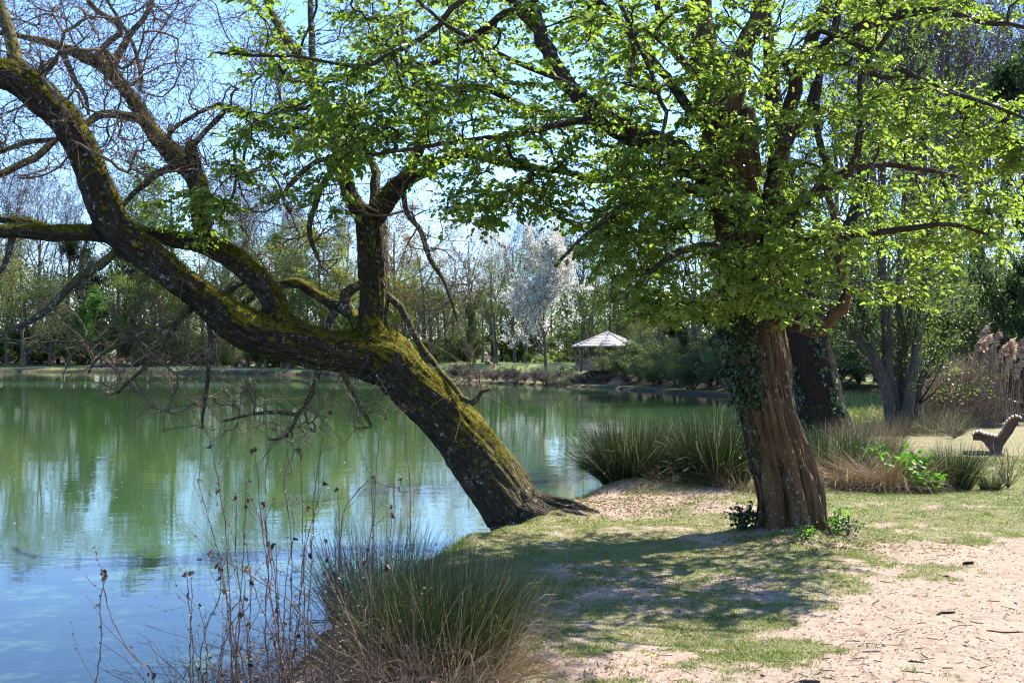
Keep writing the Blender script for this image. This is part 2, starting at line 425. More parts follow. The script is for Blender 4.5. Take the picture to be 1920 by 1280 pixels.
def height(x, y, d=None):
    x = np.asarray(x, float); y = np.asarray(y, float)
    if d is None: d = water_sd(x, y)
    d = d + (fbm(x * 1.3, y * 1.3, 3) - 0.5) * 0.5 * S((45 - y) / 10)
    near = 0.42 * S((d + 0.1) / 0.9) + 0.05 * (fbm(x * 0.7, y * 0.7, 3) - 0.5) * 2 + 0.014 * (fbm(x * 6, y * 6, 3) - .5) * 2 + 0.02 * (fbm(x * 2.4 + 5, y * 2.4, 2) - .5) * 2
    near += 0.12 * np.exp(-((x - TREE_XY[0]) ** 2 + (y - TREE_XY[1]) ** 2) / 0.75)
    near += 0.17 * np.exp(-(((x - 2.0) / .5) ** 2 + ((y - 18.3) / .45) ** 2)) + 0.09 * np.exp(-(((x - 2.75) / .5) ** 2 + ((y - 18.0) / .35) ** 2))
    near += 0.13 * np.exp(-(((x - .85) / .55) ** 2 + ((y - 15.7) / .55) ** 2))
    near += 0.10 * np.exp(-(((x - 2.9) / .35) ** 2 + ((y - 15.9) / .25) ** 2))
    hill = 0.2 * S(d / 0.4) + 1.4 * S((d - 1.5) / 6.5) + 0.45 * S((d - 14) / 25)
    left = 0.5 * S(d / 0.5) + 0.5 * S((d - 4) / 25) + 0.3 * S((d - 25) / 40)
    w = S((x + 24) / 20)
    far = left * (1 - w) + hill * w
    far = far * (1 - S((x - 17) / 8)) + S((x - 17) / 8) * 0.5 * S(d / 2)
    far += 0.12 * (fbm(x * 0.25, y * 0.25, 3) - .5) * 2 * S(d / 3)
    wf = S((y - 38) / 14)
    z = near * (1 - wf) + far * wf
    return np.where(d < 0, np.maximum(-0.9, z - 0.03 + d * 0.35), z)
def grass_mask(x, y):
    n = fbm(x * 0.9 + 3, y * 1.3, 4); n2 = fbm(x * 4.0, y * 4.0, 3)
    g = 0.52 + (n - 0.5) * 1.9 + (n2 - .5) * 1.6 + (fbm(x * 13, y * 13, 2) - .5) * .5
    # trodden sandy way at the right
    edge = np.interp(y, [4, 7.4, 10.5, 11.6, 12.4, 13.4], [0.2, 1.6, 3.5, 4.7, 4.3, 5.4])
    g = g + 0.30 - 1.25 * S((x - edge + 0.9) / 1.8) * S((13.9 - y) / 1.0)
    g = g - 0.5 * np.exp(-(((x - 1.9) / 1.5) ** 2 + ((y - 16.4) / 1.6) ** 2)) - 0.35 * np.exp(-(((x - 4.3) / 1.6) ** 2 + ((y - 12.2) / .8) ** 2))
    g = g + 0.35 * S((y - 14.3) / 1.2) * S((x - 3) / 2) - 0.05 * S((y - 22) / 4)
    return np.clip(g, 0, 1)

th1 = np.radians(np.concatenate([np.linspace(-180, -34, 60, endpoint=False), np.linspace(-34, 34, 430, endpoint=False), np.linspace(34, 180, 60, endpoint=False)]))
rr1 = np.concatenate([np.geomspace(0.5, 6.5, 20, endpoint=False), np.geomspace(6.5, 25, 210, endpoint=False), np.geomspace(25, 240, 160, endpoint=False), np.geomspace(240, 1500, 12)])
TH, RR = np.meshgrid(th1, rr1)
gx = (RR * np.sin(TH)).ravel(); gy = (RR * np.cos(TH)).ravel()
gd = water_sd(gx, gy); gz = height(gx, gy, gd)
nth, nr = len(th1), len(rr1)
idx = np.arange(nth * nr).reshape(nr, nth)
a = idx[:-1]; b = idx[1:]
q = np.stack([a, np.roll(a, -1, 1), np.roll(b, -1, 1), b], -1).reshape(-1, 4)[:, ::-1]
cen = len(gx)
tri = np.stack([idx[0], np.roll(idx[0], -1), np.full(nth, cen)], -1)
GV = np.vstack([np.stack([gx, gy, gz], 1), [[0, 0, float(height(np.array([0.0]), np.array([0.0]))[0])]]])
cover = np.zeros((len(GV), 3))
gm = grass_mask(gx, gy)
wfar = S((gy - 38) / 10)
farpath = S((gd - 5) / 1) * S((8.6 - gd) / 1) * S((-10 - gx) / 4) * wfar + S((gd - 14) / 2) * S((20 - gd) / 2) * S((-16 - gx) / 4) * wfar * 0.4
cover[:-1, 0] = np.clip(gm * (1 - wfar) + wfar * (0.75 * S((gd - 0.2) / .5)) * (1 - farpath) - wfar * 0.6 * S((gx + 10) / 8) * S((5.2 - gd) / 1) * S((gd - 1.6) / .5), 0, 1)
cover[:-1, 0] *= 1 - wfar * S((gd - 24) / 8)
cover[:-1, 1] = farpath
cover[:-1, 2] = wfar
wet = 1 - S((gz - 0.02) / 0.14)
m, nt, out = new_mat('trodden_ground')
at = nd(nt, 'ShaderNodeAttribute', attribute_name='cover'); sp = nd(nt, 'ShaderNodeSeparateXYZ'); nt.links.new(at.outputs['Vector'], sp.inputs[0])
wt = nd(nt, 'ShaderNodeAttribute', attribute_name='wet')
tc = nd(nt, 'ShaderNodeTexCoord')
n1 = noise(nt, tc.outputs['Object'], 1.1, 5, 0.6); n2 = noise(nt, tc.outputs['Object'], 14, 6, 0.7); n3 = noise(nt, tc.outputs['Object'], 85, 3, 0.7)
sand = ramp(nt, n2, [(0.3, (0.19, 0.13, 0.088)), (0.5, (0.31, 0.233, 0.172)), (0.72, (0.41, 0.325, 0.255))]).outputs[0]
sand = mix(nt, math_n(nt, 'MULTIPLY', n1, 0.35), sand, (0.33, 0.245, 0.17))
sand = mix(nt, ramp(nt, n3, [(0.28, (0.75, 0.75, 0.75)), (0.4, (0, 0, 0))]).outputs[0], sand, (0.16, 0.10, 0.06))
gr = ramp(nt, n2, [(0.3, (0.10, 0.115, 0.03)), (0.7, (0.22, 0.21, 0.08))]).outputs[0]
gr = mix(nt, sp.outputs[2], gr, (0.20, 0.27, 0.07))  # far grass coloured brighter to stand in for sunlight on the tree-shaded bank
dirt = ramp(nt, n2, [(0.3, (0.05, 0.035, 0.02)), (0.7, (0.13, 0.10, 0.06))]).outputs[0]
base = mix(nt, sp.outputs[2], sand, dirt)
gmf = ramp(nt, math_n(nt, 'ADD', sp.outputs[0], math_n(nt, 'MULTIPLY', math_n(nt, 'SUBTRACT', n3, 0.5), 1.3)), [(0.36, (0, 0, 0)), (0.72, (1, 1, 1))]).outputs[0]
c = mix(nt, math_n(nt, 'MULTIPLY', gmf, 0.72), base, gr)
c = mix(nt, sp.outputs[1], c, (0.42, 0.36, 0.28))
c = mix(nt, wt.outputs['Fac'], c, (0.045, 0.034, 0.022))
pb = nd(nt, 'ShaderNodeBsdfPrincipled'); pb.inputs['Roughness'].default_value = 0.92; pb.inputs['Specular IOR Level'].default_value = 0.15
nt.links.new(c, pb.inputs['Base Color'])
b1 = bump(nt, n2, 0.7, 0.035); nt.links.new(bump(nt, n3, 0.7, 0.012, b1), pb.inputs['Normal'])
nt.links.new(pb.outputs[0], out.inputs[0]); M['ground'] = m
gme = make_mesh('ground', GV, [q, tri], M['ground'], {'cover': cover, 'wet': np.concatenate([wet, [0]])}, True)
tag(link('ground', gme), 'sandy and grassy ground of the pond banks', kind='structure')

m, nt, out = new_mat('pond_water')
tc = nd(nt, 'ShaderNodeTexCoord')
# gentle wavelets, a rougher breeze strip towards the far left bank
w1 = noise(nt, mapping(nt, tc.outputs['Object'], (1.0, 1.7, 1)), 2.6, 3, 0.55)
w2 = noise(nt, mapping(nt, tc.outputs['Object'], (0.8, 1.5, 1)), 0.55, 2, 0.5)
w3 = noise(nt, mapping(nt, tc.outputs['Object'], (0.7, 1.4, 1)), 9, 2, 0.5)
ex = nd(nt, 'ShaderNodeSeparateXYZ'); nt.links.new(tc.outputs['Object'], ex.inputs[0])
brz = noise(nt, mapping(nt, tc.outputs['Object'], (0.02, 0.055, 1)), 1.0, 3, 0.6)
bz = math_n(nt, 'MULTIPLY', math_n(nt, 'SUBTRACT', 1.0, math_n(nt, 'MULTIPLY', math_n(nt, 'ABSOLUTE', math_n(nt, 'SUBTRACT', math_n(nt, 'ADD', ex.outputs[1], math_n(nt, 'MULTIPLY', ex.outputs[0], 0.20)), 88.0)), 0.09), clamp=True), 1.0)
bzx = math_n(nt, 'MULTIPLY', math_n(nt, 'SUBTRACT', -6.0, ex.outputs[0]), 0.08, clamp=True)
breeze = math_n(nt, 'MULTIPLY', bz, bzx)
hgt = math_n(nt, 'ADD', math_n(nt, 'ADD', math_n(nt, 'MULTIPLY', w1, 0.30), math_n(nt, 'MULTIPLY', w2, 1.0)), math_n(nt, 'MULTIPLY', w3, 0.03))
hgt = math_n(nt, 'MULTIPLY', hgt, ramp(nt, brz, [(.38, (.35, .35, .35)), (.6, (1.15, 1.15, 1.15))]).outputs[0])
hgt = math_n(nt, 'ADD', hgt, math_n(nt, 'MULTIPLY', math_n(nt, 'MULTIPLY', w3, breeze), 2.5))
pb = nd(nt, 'ShaderNodeBsdfPrincipled'); pb.inputs['Roughness'].default_value = 0.02; pb.inputs['IOR'].default_value = 1.45
bc = mix(nt, brz, (0.032, 0.068, 0.026), (0.044, 0.088, 0.032)); nt.links.new(bc, pb.inputs['Base Color'])
nt.links.new(bump(nt, hgt, 1.0, 0.0062), pb.inputs['Normal'])
nt.links.new(pb.outputs[0], out.inputs[0]); M['water'] = m
wv = np.array([(-220, -40, 0), (60, -40, 0), (60, 200, 0), (-220, 200, 0)], float)
tag(link('pond_water', make_mesh('pond_water', wv, [np.array([[0, 1, 2, 3]])], M['water'])), 'calm green pond water with tree reflections', kind='structure')

# ------------------------------------------------------------------ leaning mossy tree
rng = np.random.RandomState(11)
LT = 15.9
TR = [(1000, 1010, 66, 15.6), (970, 965, 58, 15.7), (930, 905, 52, 15.8), (878, 835, 49, 15.9), (828, 775, 48, 15.9), (773, 725, 49, 15.9), (728, 678, 52, 15.9), (690, 660, 46, 15.9)]
LB = [(760, 705, 48, 15.9), (715, 672, 48, 15.9), (660, 662, 42, 15.8), (600, 655, 41, 15.6), (551, 642, 42, 15.4), (495, 630, 40, 15.2), (445, 606, 38, 15), (410, 580, 33, 14.9), (375, 552, 29, 14.8), (330, 520, 27, 14.6), (284, 482, 27, 14.5),
      (245, 455, 30, 14.4), (215, 425, 32, 14.3), (200, 395, 30, 14.2), (175, 336, 29, 14.1), (146, 269, 28, 14), (108, 215, 30, 13.9), (70, 180, 31, 13.8), (34, 151, 31, 13.7), (-8, 135, 30, 13.6), (-70, 112, 27, 13.5), (-150, 60, 24, 13.4)]
LC = [(535, 625, 30, 15.3), (520, 592, 25, 15.3), (508, 556, 23, 15.3), (484, 524, 23, 15.3), (447, 491, 23, 15.3), (403, 466, 22, 15.3), (370, 453, 19, 15.3), (329, 452, 16, 15.3), (292, 440, 13, 15.2), (255, 437, 11, 14.9), (225, 432, 10, 14.5)]
LD = [(378, 462, 20, 15.3), (381, 430, 20, 15.4), (376, 395, 20, 15.5), (372, 350, 20, 15.6), (356, 318, 19, 15.7), (333, 299, 18, 15.8), (292, 255, 16, 15.9), (262, 208, 14, 16), (235, 168, 13, 16), (202, 131, 14, 16), (178, 115, 12, 16.1), (151, 104, 11, 16.1), (101, 84, 8, 16.2), (34, 67, 6, 16.3), (-20, 60, 5, 16.4)]
LE = [(372, 345, 14, 15.6), (366, 310, 13, 15.6), (360, 288, 13, 15.6), (356, 267, 11, 15.6)]
LF = [(225, 440, 18, 14.4), (180, 437, 16, 14.3), (134, 436, 16, 14.1), (95, 437, 16, 14), (67, 434, 15, 13.9), (30, 432, 14, 13.8), (-10, 435, 13, 13.7), (-90, 440, 12, 13.5)]
LF2 = [(95, 432, 10, 14), (62, 419, 9, 14), (30, 413, 8, 14.1), (-10, 412, 8, 14.2), (-80, 400, 7, 14.4)]
LA = [(712, 680, 44, 15.9), (702, 640, 36, 15.9), (700, 600, 27, 15.9), (701, 560, 25, 15.9), (698, 510, 26, 15.9), (697, 460, 27, 15.9), (694, 425, 29, 15.9), (692, 403, 25, 15.9)]
LA1 = [(688, 415, 20, 15.9), (672, 396, 16, 15.9), (655, 365, 15, 15.9), (647, 330, 15, 15.9), (638, 290, 14, 16), (621, 250, 13, 16.1), (601, 205, 12, 16.2), (586, 160, 11, 16.3), (571, 128, 10, 16.4), (551, 91, 9, 16.5), (521, 50, 8, 16.6), (500, 0, 7, 16.7), (480, -70, 6, 16.8)]
LA2 = [(695, 412, 23, 15.9), (724, 378, 20, 15.8), (751, 343, 17, 15.7), (790, 325, 12, 15.6), (840, 300, 10, 15.4), (858, 288, 10, 15.3), (892, 292, 9, 15.2), (935, 303, 8, 15.1), (976, 312, 8, 15), (1030, 318, 7, 14.9), (1075, 326, 6, 14.8), (1127, 336, 5, 14.7)]
LA3 = [(745, 350, 13, 15.7), (766, 320, 11, 15.9), (784, 285, 11, 16), (797, 250, 10, 16.1), (808, 218, 10, 16.2), (818, 188, 10, 16.3), (842, 171, 9, 16.4), (892, 165, 8, 16.5), (920, 168, 8, 16.5), (942, 180, 8, 16.5), (976, 200, 7, 16.5), (1003, 210, 6, 16.5), (1040, 216, 5, 16.5)]
LI = [(690, 640, 22, 15.9), (672, 606, 15, 16), (657, 588, 12, 16.1), (640, 577, 12, 16.2), (622, 572, 11, 16.2), (600, 556, 10, 16.3), (576, 541, 10, 16.4), (552, 530, 10, 16.5), (530, 533, 8, 16.5), (505, 541, 6, 16.6), (475, 556, 6, 16.7), (447, 575, 5, 16.8), (410, 600, 4, 17)]
heavy = [trace(t, LT) for t in (TR, LB, LC, LD, LE, LF, LF2, LA, LA1, LA2, LA3)]
# root toes gripping the bank
roots = [[(985, 945, 32, 15.7), (1025, 945, 20, 15.65), (1060, 950, 17, 15.5), (1090, 957, 12, 15.4), (1125, 966, 7, 15.2)], [(990, 970, 36, 15.5), (1030, 976, 20, 15.3), (1060, 978, 15, 15.1), (1085, 990, 9, 14.9), (1120, 1000, 5, 14.7)], [(1000, 960, 34, 15.6), (1045, 966, 16, 15.4), (1078, 966, 12, 15.2), (1112, 978, 7, 15)],
         [(985, 1000, 45, 15.5), (1010, 1020, 24, 15.1), (1015, 1045, 14, 14.8)], [(960, 1000, 46, 15.6), (945, 1010, 30, 15.5), (920, 1015, 16, 15.4)]]
for r in roots: heavy.append(trace(r, LT, K=12))
g = Geo()
for t in heavy:
    tubes(t[None, :, :3], t[None, :, 3], 20, g, cap=2)
    T0 = nrm(t[0, :3] - t[1, :3])
V, Fc, at_ = g.data()
tmp = bpy.data.objects.new('tmp', make_mesh('tmp', V, Fc, None)); COL.objects.link(tmp)
rm = tmp.modifiers.new('r', 'REMESH'); rm.mode = 'VOXEL'; rm.voxel_size = 0.028; rm.use_smooth_shade = True
sm = tmp.modifiers.new('s', 'SMOOTH'); sm.factor = 0.5; sm.iterations = 6
dg = bpy.context.evaluated_depsgraph_get(); ev = tmp.evaluated_get(dg); me = bpy.data.meshes.new_from_object(ev)
bpy.data.objects.remove(tmp)
def displace_bark(me, axes, amp, seed):
    n = len(me.vertices); V = np.empty(n * 3, np.float32); me.vertices.foreach_get('co', V); V = V.reshape(-1, 3).astype(float)
    N = np.empty(n * 3, np.float32); me.vertices.foreach_get('normal', N); N = N.reshape(-1, 3).astype(float)
    pts = np.vstack([t[:, :3] for t in axes]); rad = np.concatenate([t[:, 3] for t in axes])
    cum = np.concatenate([np.concatenate([[0], np.cumsum(np.linalg.norm(np.diff(t[:, :3], axis=0), axis=1))]) + 7.3 * i for i, t in enumerate(axes)])
    T = np.vstack([nrm(np.gradient(t[:, :3], axis=0)) for t in axes])
    near = np.empty(n, int)
    for s in range(0, n, 4000):
        dd = np.linalg.norm(V[s:s + 4000, None] - pts[None], axis=2) - rad[None] * 0.9
        near[s:s + 4000] = dd.argmin(1)
    rel = V - pts[near]; Tn = T[near]
    ref = np.array([0.0, 1.0, 0.0])
    U = nrm(ref[None] - (Tn @ ref)[:, None] * Tn); W = np.cross(Tn, U)
    L = cum[near] + (rel * Tn).sum(1)
    u = (rel * U).sum(1); w = (rel * W).sum(1); ang = np.arctan2(w, u); r = rad[near]
    d = amp * r * ((fbm(ang * 1.6 + seed, L * 0.9, 3) - .5) * 1.4 + (fbm(ang * 5 + L * .4, L * 2.2 + seed, 3) - .5) * 0.7)
    d += 0.012 * (fbm(V[:, 0] * 9 + V[:, 1] * 4, V[:, 2] * 9, 3) - .5) * 2
    V = V + N * d[:, None]
    me.vertices.foreach_set('co', V.astype(np.float32).ravel())
    bk = np.stack([u, w, L], 1).astype(np.float32)
    a = me.attributes.new('bark', 'FLOAT_VECTOR', 'POINT'); a.data.foreach_set('vector', bk.ravel()); me.update()
displace_bark(me, heavy, 0.34, 3.1)
me.materials.clear(); me.materials.append(M['moss']); me.name = 'leaning_trunk'
ltree = thing('leaning_tree', 'moss-covered tree with a thick trunk leaning low out over the pond', 'tree', (0, 0, 0))
link('trunk', me, ltree)
# thinner traced branches, each its own part
BR = [
 [(68, 172, 16, 13.8), (52, 140, 15, 13.8), (30, 112, 14, 13.9), (20, 70, 12, 14), (3, 22, 10, 14.1), (-10, -40, 9, 14.2)],
 [(77, 165, 5, 13.7), (78, 140, 4, 13.6), (79, 114, 4, 13.6)],
 [(262, 222, 10, 15.9), (240, 219, 9, 15.7), (195, 214, 8, 15.5), (168, 226, 7, 15.3), (140, 248, 6, 15.2), (100, 262, 5, 15.1), (44, 269, 5, 15), (-10, 290, 4, 14.8)],
 [(104, 262, 6, 15.1), (84, 282, 7, 15), (60, 300, 7, 14.8), (20, 319, 7, 14.6), (-20, 340, 6, 14.4)],
 [(228, 462, 9, 14.4), (205, 484, 7, 14.3), (184, 503, 8, 14.2), (160, 512, 7, 14.1), (134, 534, 8, 14), (94, 574, 7, 13.9), (57, 603, 6, 13.8), (0, 630, 5, 13.7), (-60, 650, 4, 13.6)],
 [(724, 551, 7, 15.9), (757, 588, 7, 16.0), (781, 635, 6, 16.1), (808, 672, 6, 16.1), (831, 702, 5, 16.0), (848, 722, 5, 15.8), (868, 746, 5, 15.6), (885, 753, 6, 15.1), (896, 750, 5, 15.1), (899, 736, 4, 15), (919, 729, 3, 15)],
 [(755, 360, 6, 15.7), (764, 400, 5, 15.5), (791, 437, 5, 15.3), (805, 484, 5, 15.2), (828, 518, 4, 15.1), (845, 561, 3, 15), (858, 602, 2, 15)],
 [(375, 545, 6, 14.9), (340, 590, 6, 14.7), (302, 655, 5, 14.6), (270, 690, 4, 14.5), (235, 722, 3, 14.4), (222, 735, 2, 14.4)],
 [(360, 578, 5, 15), (330, 605, 5, 14.6), (285, 618, 4, 14.3), (235, 640, 4, 14.1), (190, 665, 3, 13.9), (165, 700, 2, 13.8)],
 [(392, 605, 5, 15), (396, 640, 5, 14.9), (393, 669, 4, 14.9), (386, 736, 4, 14.9), (378, 803, 2, 14.9)],
 [(598, 690, 7, 15.6), (590, 720, 5, 15.5), (580, 745, 5, 15.3), (560, 775, 4, 15.2), (520, 773, 4, 15.1), (475, 776, 3, 15), (416, 790, 2, 14.9)],
 [(562, 772, 4, 15.2), (550, 795, 4, 15.1), (538, 818, 3, 15.1), (505, 825, 2, 15)],
 [(642, 700, 5, 15.6), (660, 735, 4, 15.5), (674, 763, 4, 15.4), (690, 785, 3, 15.3), (697, 800, 2, 15.3)],
 [(415, 560, 9, 15.9), (440, 532, 9, 16), (480, 520, 8, 16.2), (500, 500, 5, 16.3)],
 [(628, 585, 9, 16.2), (618, 602, 8, 16.2), (614, 625, 7, 16.2)],
 [(655, 588, 12, 16.1), (646, 560, 12, 16.1), (652, 546, 11, 16.1), (668, 535, 10, 16.1), (690, 533, 9, 16)],
 [(583, 165, 8, 16.2), (585, 110, 7, 16.3), (583, 40, 6, 16.4), (580, -40, 5, 16.5)],
 [(700, 395, 11, 16.2), (703, 360, 10, 16.3), (704, 320, 9, 16.4), (690, 290, 6, 16.5), (670, 250, 5, 16.6)],
 [(200, 125, 9, 16), (218, 118, 8, 16), (228, 90, 7, 16), (245, 60, 6, 16), (270, 35, 5, 16), (290, -10, 4, 16)],
 [(170, 112, 5, 16.1), (215, 70, 6, 16.2), (228, 50, 6, 16.2), (175, 15, 5, 16.2), (150, -30, 4, 16.2)],
 [(356, 290, 7, 15.6), (372, 262, 5, 15.6), (405, 225, 5, 15.5), (430, 204, 5, 15.4), (468, 215, 5, 15.3), (478, 225, 4, 15.3), (465, 250, 4, 15.3), (458, 290, 3, 15.3), (455, 330, 2, 15.3)],
 [(476, 226, 4, 15.3), (530, 210, 4, 15.2), (580, 200, 4, 15.1), (600, 180, 3, 15)],
 [(316, 268, 5, 15.8), (322, 245, 4, 15.7), (350, 225, 4, 15.6), (390, 203, 4, 15.5), (425, 198, 4, 15.5)],
 [(330, 315, 7, 15.7), (300, 322, 7, 15.6), (272, 345, 6, 15.5), (250, 365, 5, 15.4), (228, 390, 4, 15.3)],
 [(262, 170, 4, 15.9), (265, 150, 4, 15.9), (255, 100, 4, 15.9), (238, 60, 3, 15.9), (200, 0, 3, 15.9)],
 [(118, 95, 6, 16.1), (140, 150, 5, 16), (160, 180, 4, 15.9), (166, 215, 3, 15.8)],
 [(60, 165, 6, 13.8), (90, 130, 5, 13.8), (110, 105, 4, 13.8), (120, 60, 3, 13.9)],
 [(0, 270, 5, 14.5), (-40, 200, 5, 14.5), (-60, 60, 4, 14.5)],
 [(25, 440, 7, 13.9), (18, 470, 6, 13.9), (6, 500, 5, 13.9), (-20, 530, 4, 13.9)],
 [(800, 232, 6, 16.1), (780, 170, 6, 16.2), (760, 90, 5, 16.3), (750, 10, 4, 16.4), (745, -60, 4, 16.4)],
 [(640, 300, 6, 16), (600, 300, 5, 16), (560, 330, 5, 15.9), (530, 370, 4, 15.9), (545, 400, 3, 15.9)],
 [(640, 300, 6, 15.8), (610, 340, 6, 15.7), (590, 385, 6, 15.6), (580, 430, 5, 15.5), (586, 460, 4, 15.5), (600, 490, 3, 15.5)],
]
skel = []
for bline in BR:
    t = trace(bline, LT, rng=rng, wob=0.15); skel.append(t)
    gg = tubes(t[None, :, :3], t[None, :, 3], 9)
    link('branch', gg.mesh('branch', M['mossbr'], smooth=True), ltree)
t = trace(LI, LT, rng=rng, wob=0.1); skel.append(t); link('branch', tubes(t[None, :, :3], t[None, :, 3], 12).mesh('branch', M['moss'], smooth=True), ltree)
skel += [trace(x, LT) for x in (LC, LD, LE, LF, LF2, LA1, LA2, LA3)] + [trace(LB, LT)[60:]]

def colonise(rng, nodes, targets, K=6, sag=0.05, jit=0.05, base_dir=None):
    """connect every target to the nearest wood; returns (N,K,3) paths and per-path load"""
    nodes = np.asarray(nodes); M0 = len(nodes); N = len(targets)
    d0 = np.array([np.linalg.norm(nodes - t, axis=1).min() for t in targets]); order = np.argsort(d0)
    allp = np.empty((M0 + N * (K - 1), 3)); allp[:M0] = nodes
    par = np.full(len(allp), -1); m = M0; paths = np.empty((N, K, 3)); ends = []
    for j, o in enumerate(order):
        t = targets[o]; dd = ((allp[:m] - t) ** 2).sum(1); dd[M0:m] *= 1.25
        i = int(dd.argmin()); s = allp[i]; L = math.sqrt(((s - t) ** 2).sum())
        dirn = t - s
        if par[i] >= 0: dirn = dirn + 0.5 * L * nrm(s - allp[par[i]])
        c = s + dirn * 0.45 + np.array([0, 0, sag * L])
        u = np.linspace(0, 1, K)[:, None]
        pth = (1 - u) ** 2 * s + 2 * u * (1 - u) * c + u ** 2 * t
        pth[1:-1] += rng.normal(size=(K - 2, 3)) * jit * L / K
        paths[j] = pth; allp[m:m + K - 1] = pth[1:]; par[m] = i; par[m + 1:m + K - 1] = np.arange(m, m + K - 2)
        m += K - 1
    load = np.zeros(m)
    for j in range(N): load[M0 + j * (K - 1) + K - 2] += 1
    for k in range(m - 1, M0 - 1, -1):
        if par[k] >= 0: load[par[k]] += load[k]
    pl = np.empty((N, K))
    for j in range(N):
        b = M0 + j * (K - 1); pl[j, 1:] = load[b:b + K - 1]; pl[j, 0] = load[b]
    return paths, pl
def sample_poly(rng, poly, n, D):
    poly = np.array(poly, float); lo = poly.min(0); hi = poly.max(0); out = []
    while len(out) < n:
        x, y = rng.uniform(lo, hi); ins = False
        for i in range(len(poly)):
            a = poly[i]; b = poly[i - 1]
            if (a[1] > y) != (b[1] > y) and x < (b[0] - a[0]) * (y - a[1]) / (b[1] - a[1]) + a[0]: ins = not ins
        if ins: out.append(P(x, y, rng.uniform(*D)))
    return out
tg = []
tg += sample_poly(rng, [(-60, -80), (380, -80), (520, 60), (640, 380), (480, 420), (300, 400), (200, 300), (-60, 350)], 330, (13.2, 17))
tg += sample_poly(rng, [(-60, 0), (340, 0), (420, 260), (250, 330), (-60, 340)], 220, (13.2, 17))
tg += sample_poly(rng, [(420, 0), (900, 0), (880, 420), (560, 420), (480, 300)], 190, (14.5, 17.5))
tg += sample_poly(rng, [(-40, 440), (200, 450), (330, 560), (180, 720), (-40, 640)], 36, (13.5, 15.5))
tg += sample_poly(rng, [(140, 620), (300, 560), (420, 620), (400, 800), (330, 820), (180, 760)], 70, (13.8, 15.4))
tg += sample_poly(rng, [(400, 700), (600, 700), (740, 720), (700, 820), (500, 840), (400, 800)], 60, (14.6, 16))
tg += sample_poly(rng, [(740, 380), (900, 420), (900, 700), (780, 640)], 45, (14.6, 16))
tg += sample_poly(rng, [(420, 380), (640, 380), (660, 540), (480, 520)], 45, (14.8, 16.5))
nodes = np.vstack([s_[:, :3] for s_ in skel])
paths, load = colonise(rng, nodes, tg, K=6, sag=-0.05, jit=0.10)
rad = np.minimum(0.0052 * load ** 0.45, 0.028)
g = tubes(paths, rad, 5)
p2, r2 = grow(rng, paths, rad, 4, t=(0.15, 1), ang=(20, 70), length=(0.2, 0.7), K=5, rr=0.7, up=-0.02, wig=0.15, rmin=0.003, rmax=0.006)
tubes(p2, r2, 3, g)
sk = np.array([polyline(s_, 16) for s_ in skel if s_[:, 3].max() < 0.16])
p2b, r2b = grow(rng, sk[:, :, :3], sk[:, :, 3], 11, t=(0.1, 1), ang=(30, 80), length=(0.3, 0.9), K=6, rr=0.3, up=-0.03, wig=0.14, rmin=0.003, rmax=0.008)
tubes(p2b, r2b, 3, g)
p3, r3 = grow(rng, p2[::2], r2[::2], 2, t=(0.3, 1), ang=(25, 70), length=(0.1, 0.35), K=4, rr=0.8, up=0.03, wig=0.25, rmin=0.0025, rmax=0.004)
tubes(p3, r3, 3, g)
tw = link('twigs', g.mesh('twigs', M['twig']), ltree); tag(tw, kind='stuff')
# hanging seed clusters at twig ends
ends = np.vstack([p2[:, -1], p3[:, -1]]); ends = ends[rng.rand(len(ends)) < 0.55]
ends = ends[(ends[:, 2] > 3.4)]
C = np.repeat(ends, 3, 0) + rng.normal(size=(len(ends) * 3, 3)) * 0.018
g = leaves(C, rvec(rng, len(C)) * .6 + np.array([0, 0, -.5]), rvec(rng, len(C)), rng.uniform(0.025, 0.05, len(C)), rng, wid=0.4, hexa=False)
tag(link('seed_clusters', g.mesh('seed_clusters', M['seed']), ltree), kind='stuff')
# moss fuzz on top of the limbs
V = np.empty(len(me.vertices) * 3, np.float32); me.vertices.foreach_get('co', V); V = V.reshape(-1, 3)
N = np.empty(len(me.vertices) * 3, np.float32); me.vertices.foreach_get('normal', N); N = N.reshape(-1, 3)
sel = np.where((N[:, 2] > 0.25) & (fbm(V[:, 0] * 2.2, V[:, 1] * 2.2 + V[:, 2] * 1.7, 3) > 0.42))[0]
sel = sel[V[sel, 2] > 1.1]; sel = rng.choice(sel, 42000)
C = V[sel] + rng.normal(size=(len(sel), 3)) * 0.012 - N[sel] * 0.004
g = leaves(C, N[sel] + rvec(rng, len(sel)) * 0.8, rvec(rng, len(sel)), rng.uniform(0.012, 0.042, len(sel)), rng, wid=0.3, hexa=False)
M['mossf'] = leaf_mat('moss_tuft', [(0, (0.05, 0.05, 0.008)), (1, (0.17, 0.155, 0.022))], 0.3, (1.3, 1.3, 0.8), 0.8)
tag(link('moss', g.mesh('moss', M['mossf']), ltree), kind='stuff')

# ------------------------------------------------------------------ big fluted tree in fresh leaf
rng = np.random.RandomState(23)
mtree = thing('leafy_tree', 'large fluted brown trunk with bright spring leaves, standing on the sandy bank', 'tree')
ctr = [(1486, 1030, 84), (1485, 1008, 76), (1483, 985, 69), (1481, 960, 64), (1479, 932, 61), (1472, 895, 58), (1464, 860, 56), (1454, 820, 54), (1445, 778, 52), (1436, 736, 51), (1431, 700, 51), (1427, 669, 50), (1418, 601, 46), (1405, 520, 45), (1392, 450, 45), (1383, 400, 46), (1366, 330, 44), (1352, 280, 38), (1342, 230, 30)]
DT = 13.9
ax = trace(ctr, DT, K=300)
nth_ = 180; th = np.linspace(0, 2 * np.pi, nth_, endpoint=False)
Lc = np.concatenate([[0], np.cumsum(np.linalg.norm(np.diff(ax[:, :3], axis=0), axis=1))])
TT, LL = np.meshgrid(th, Lc)
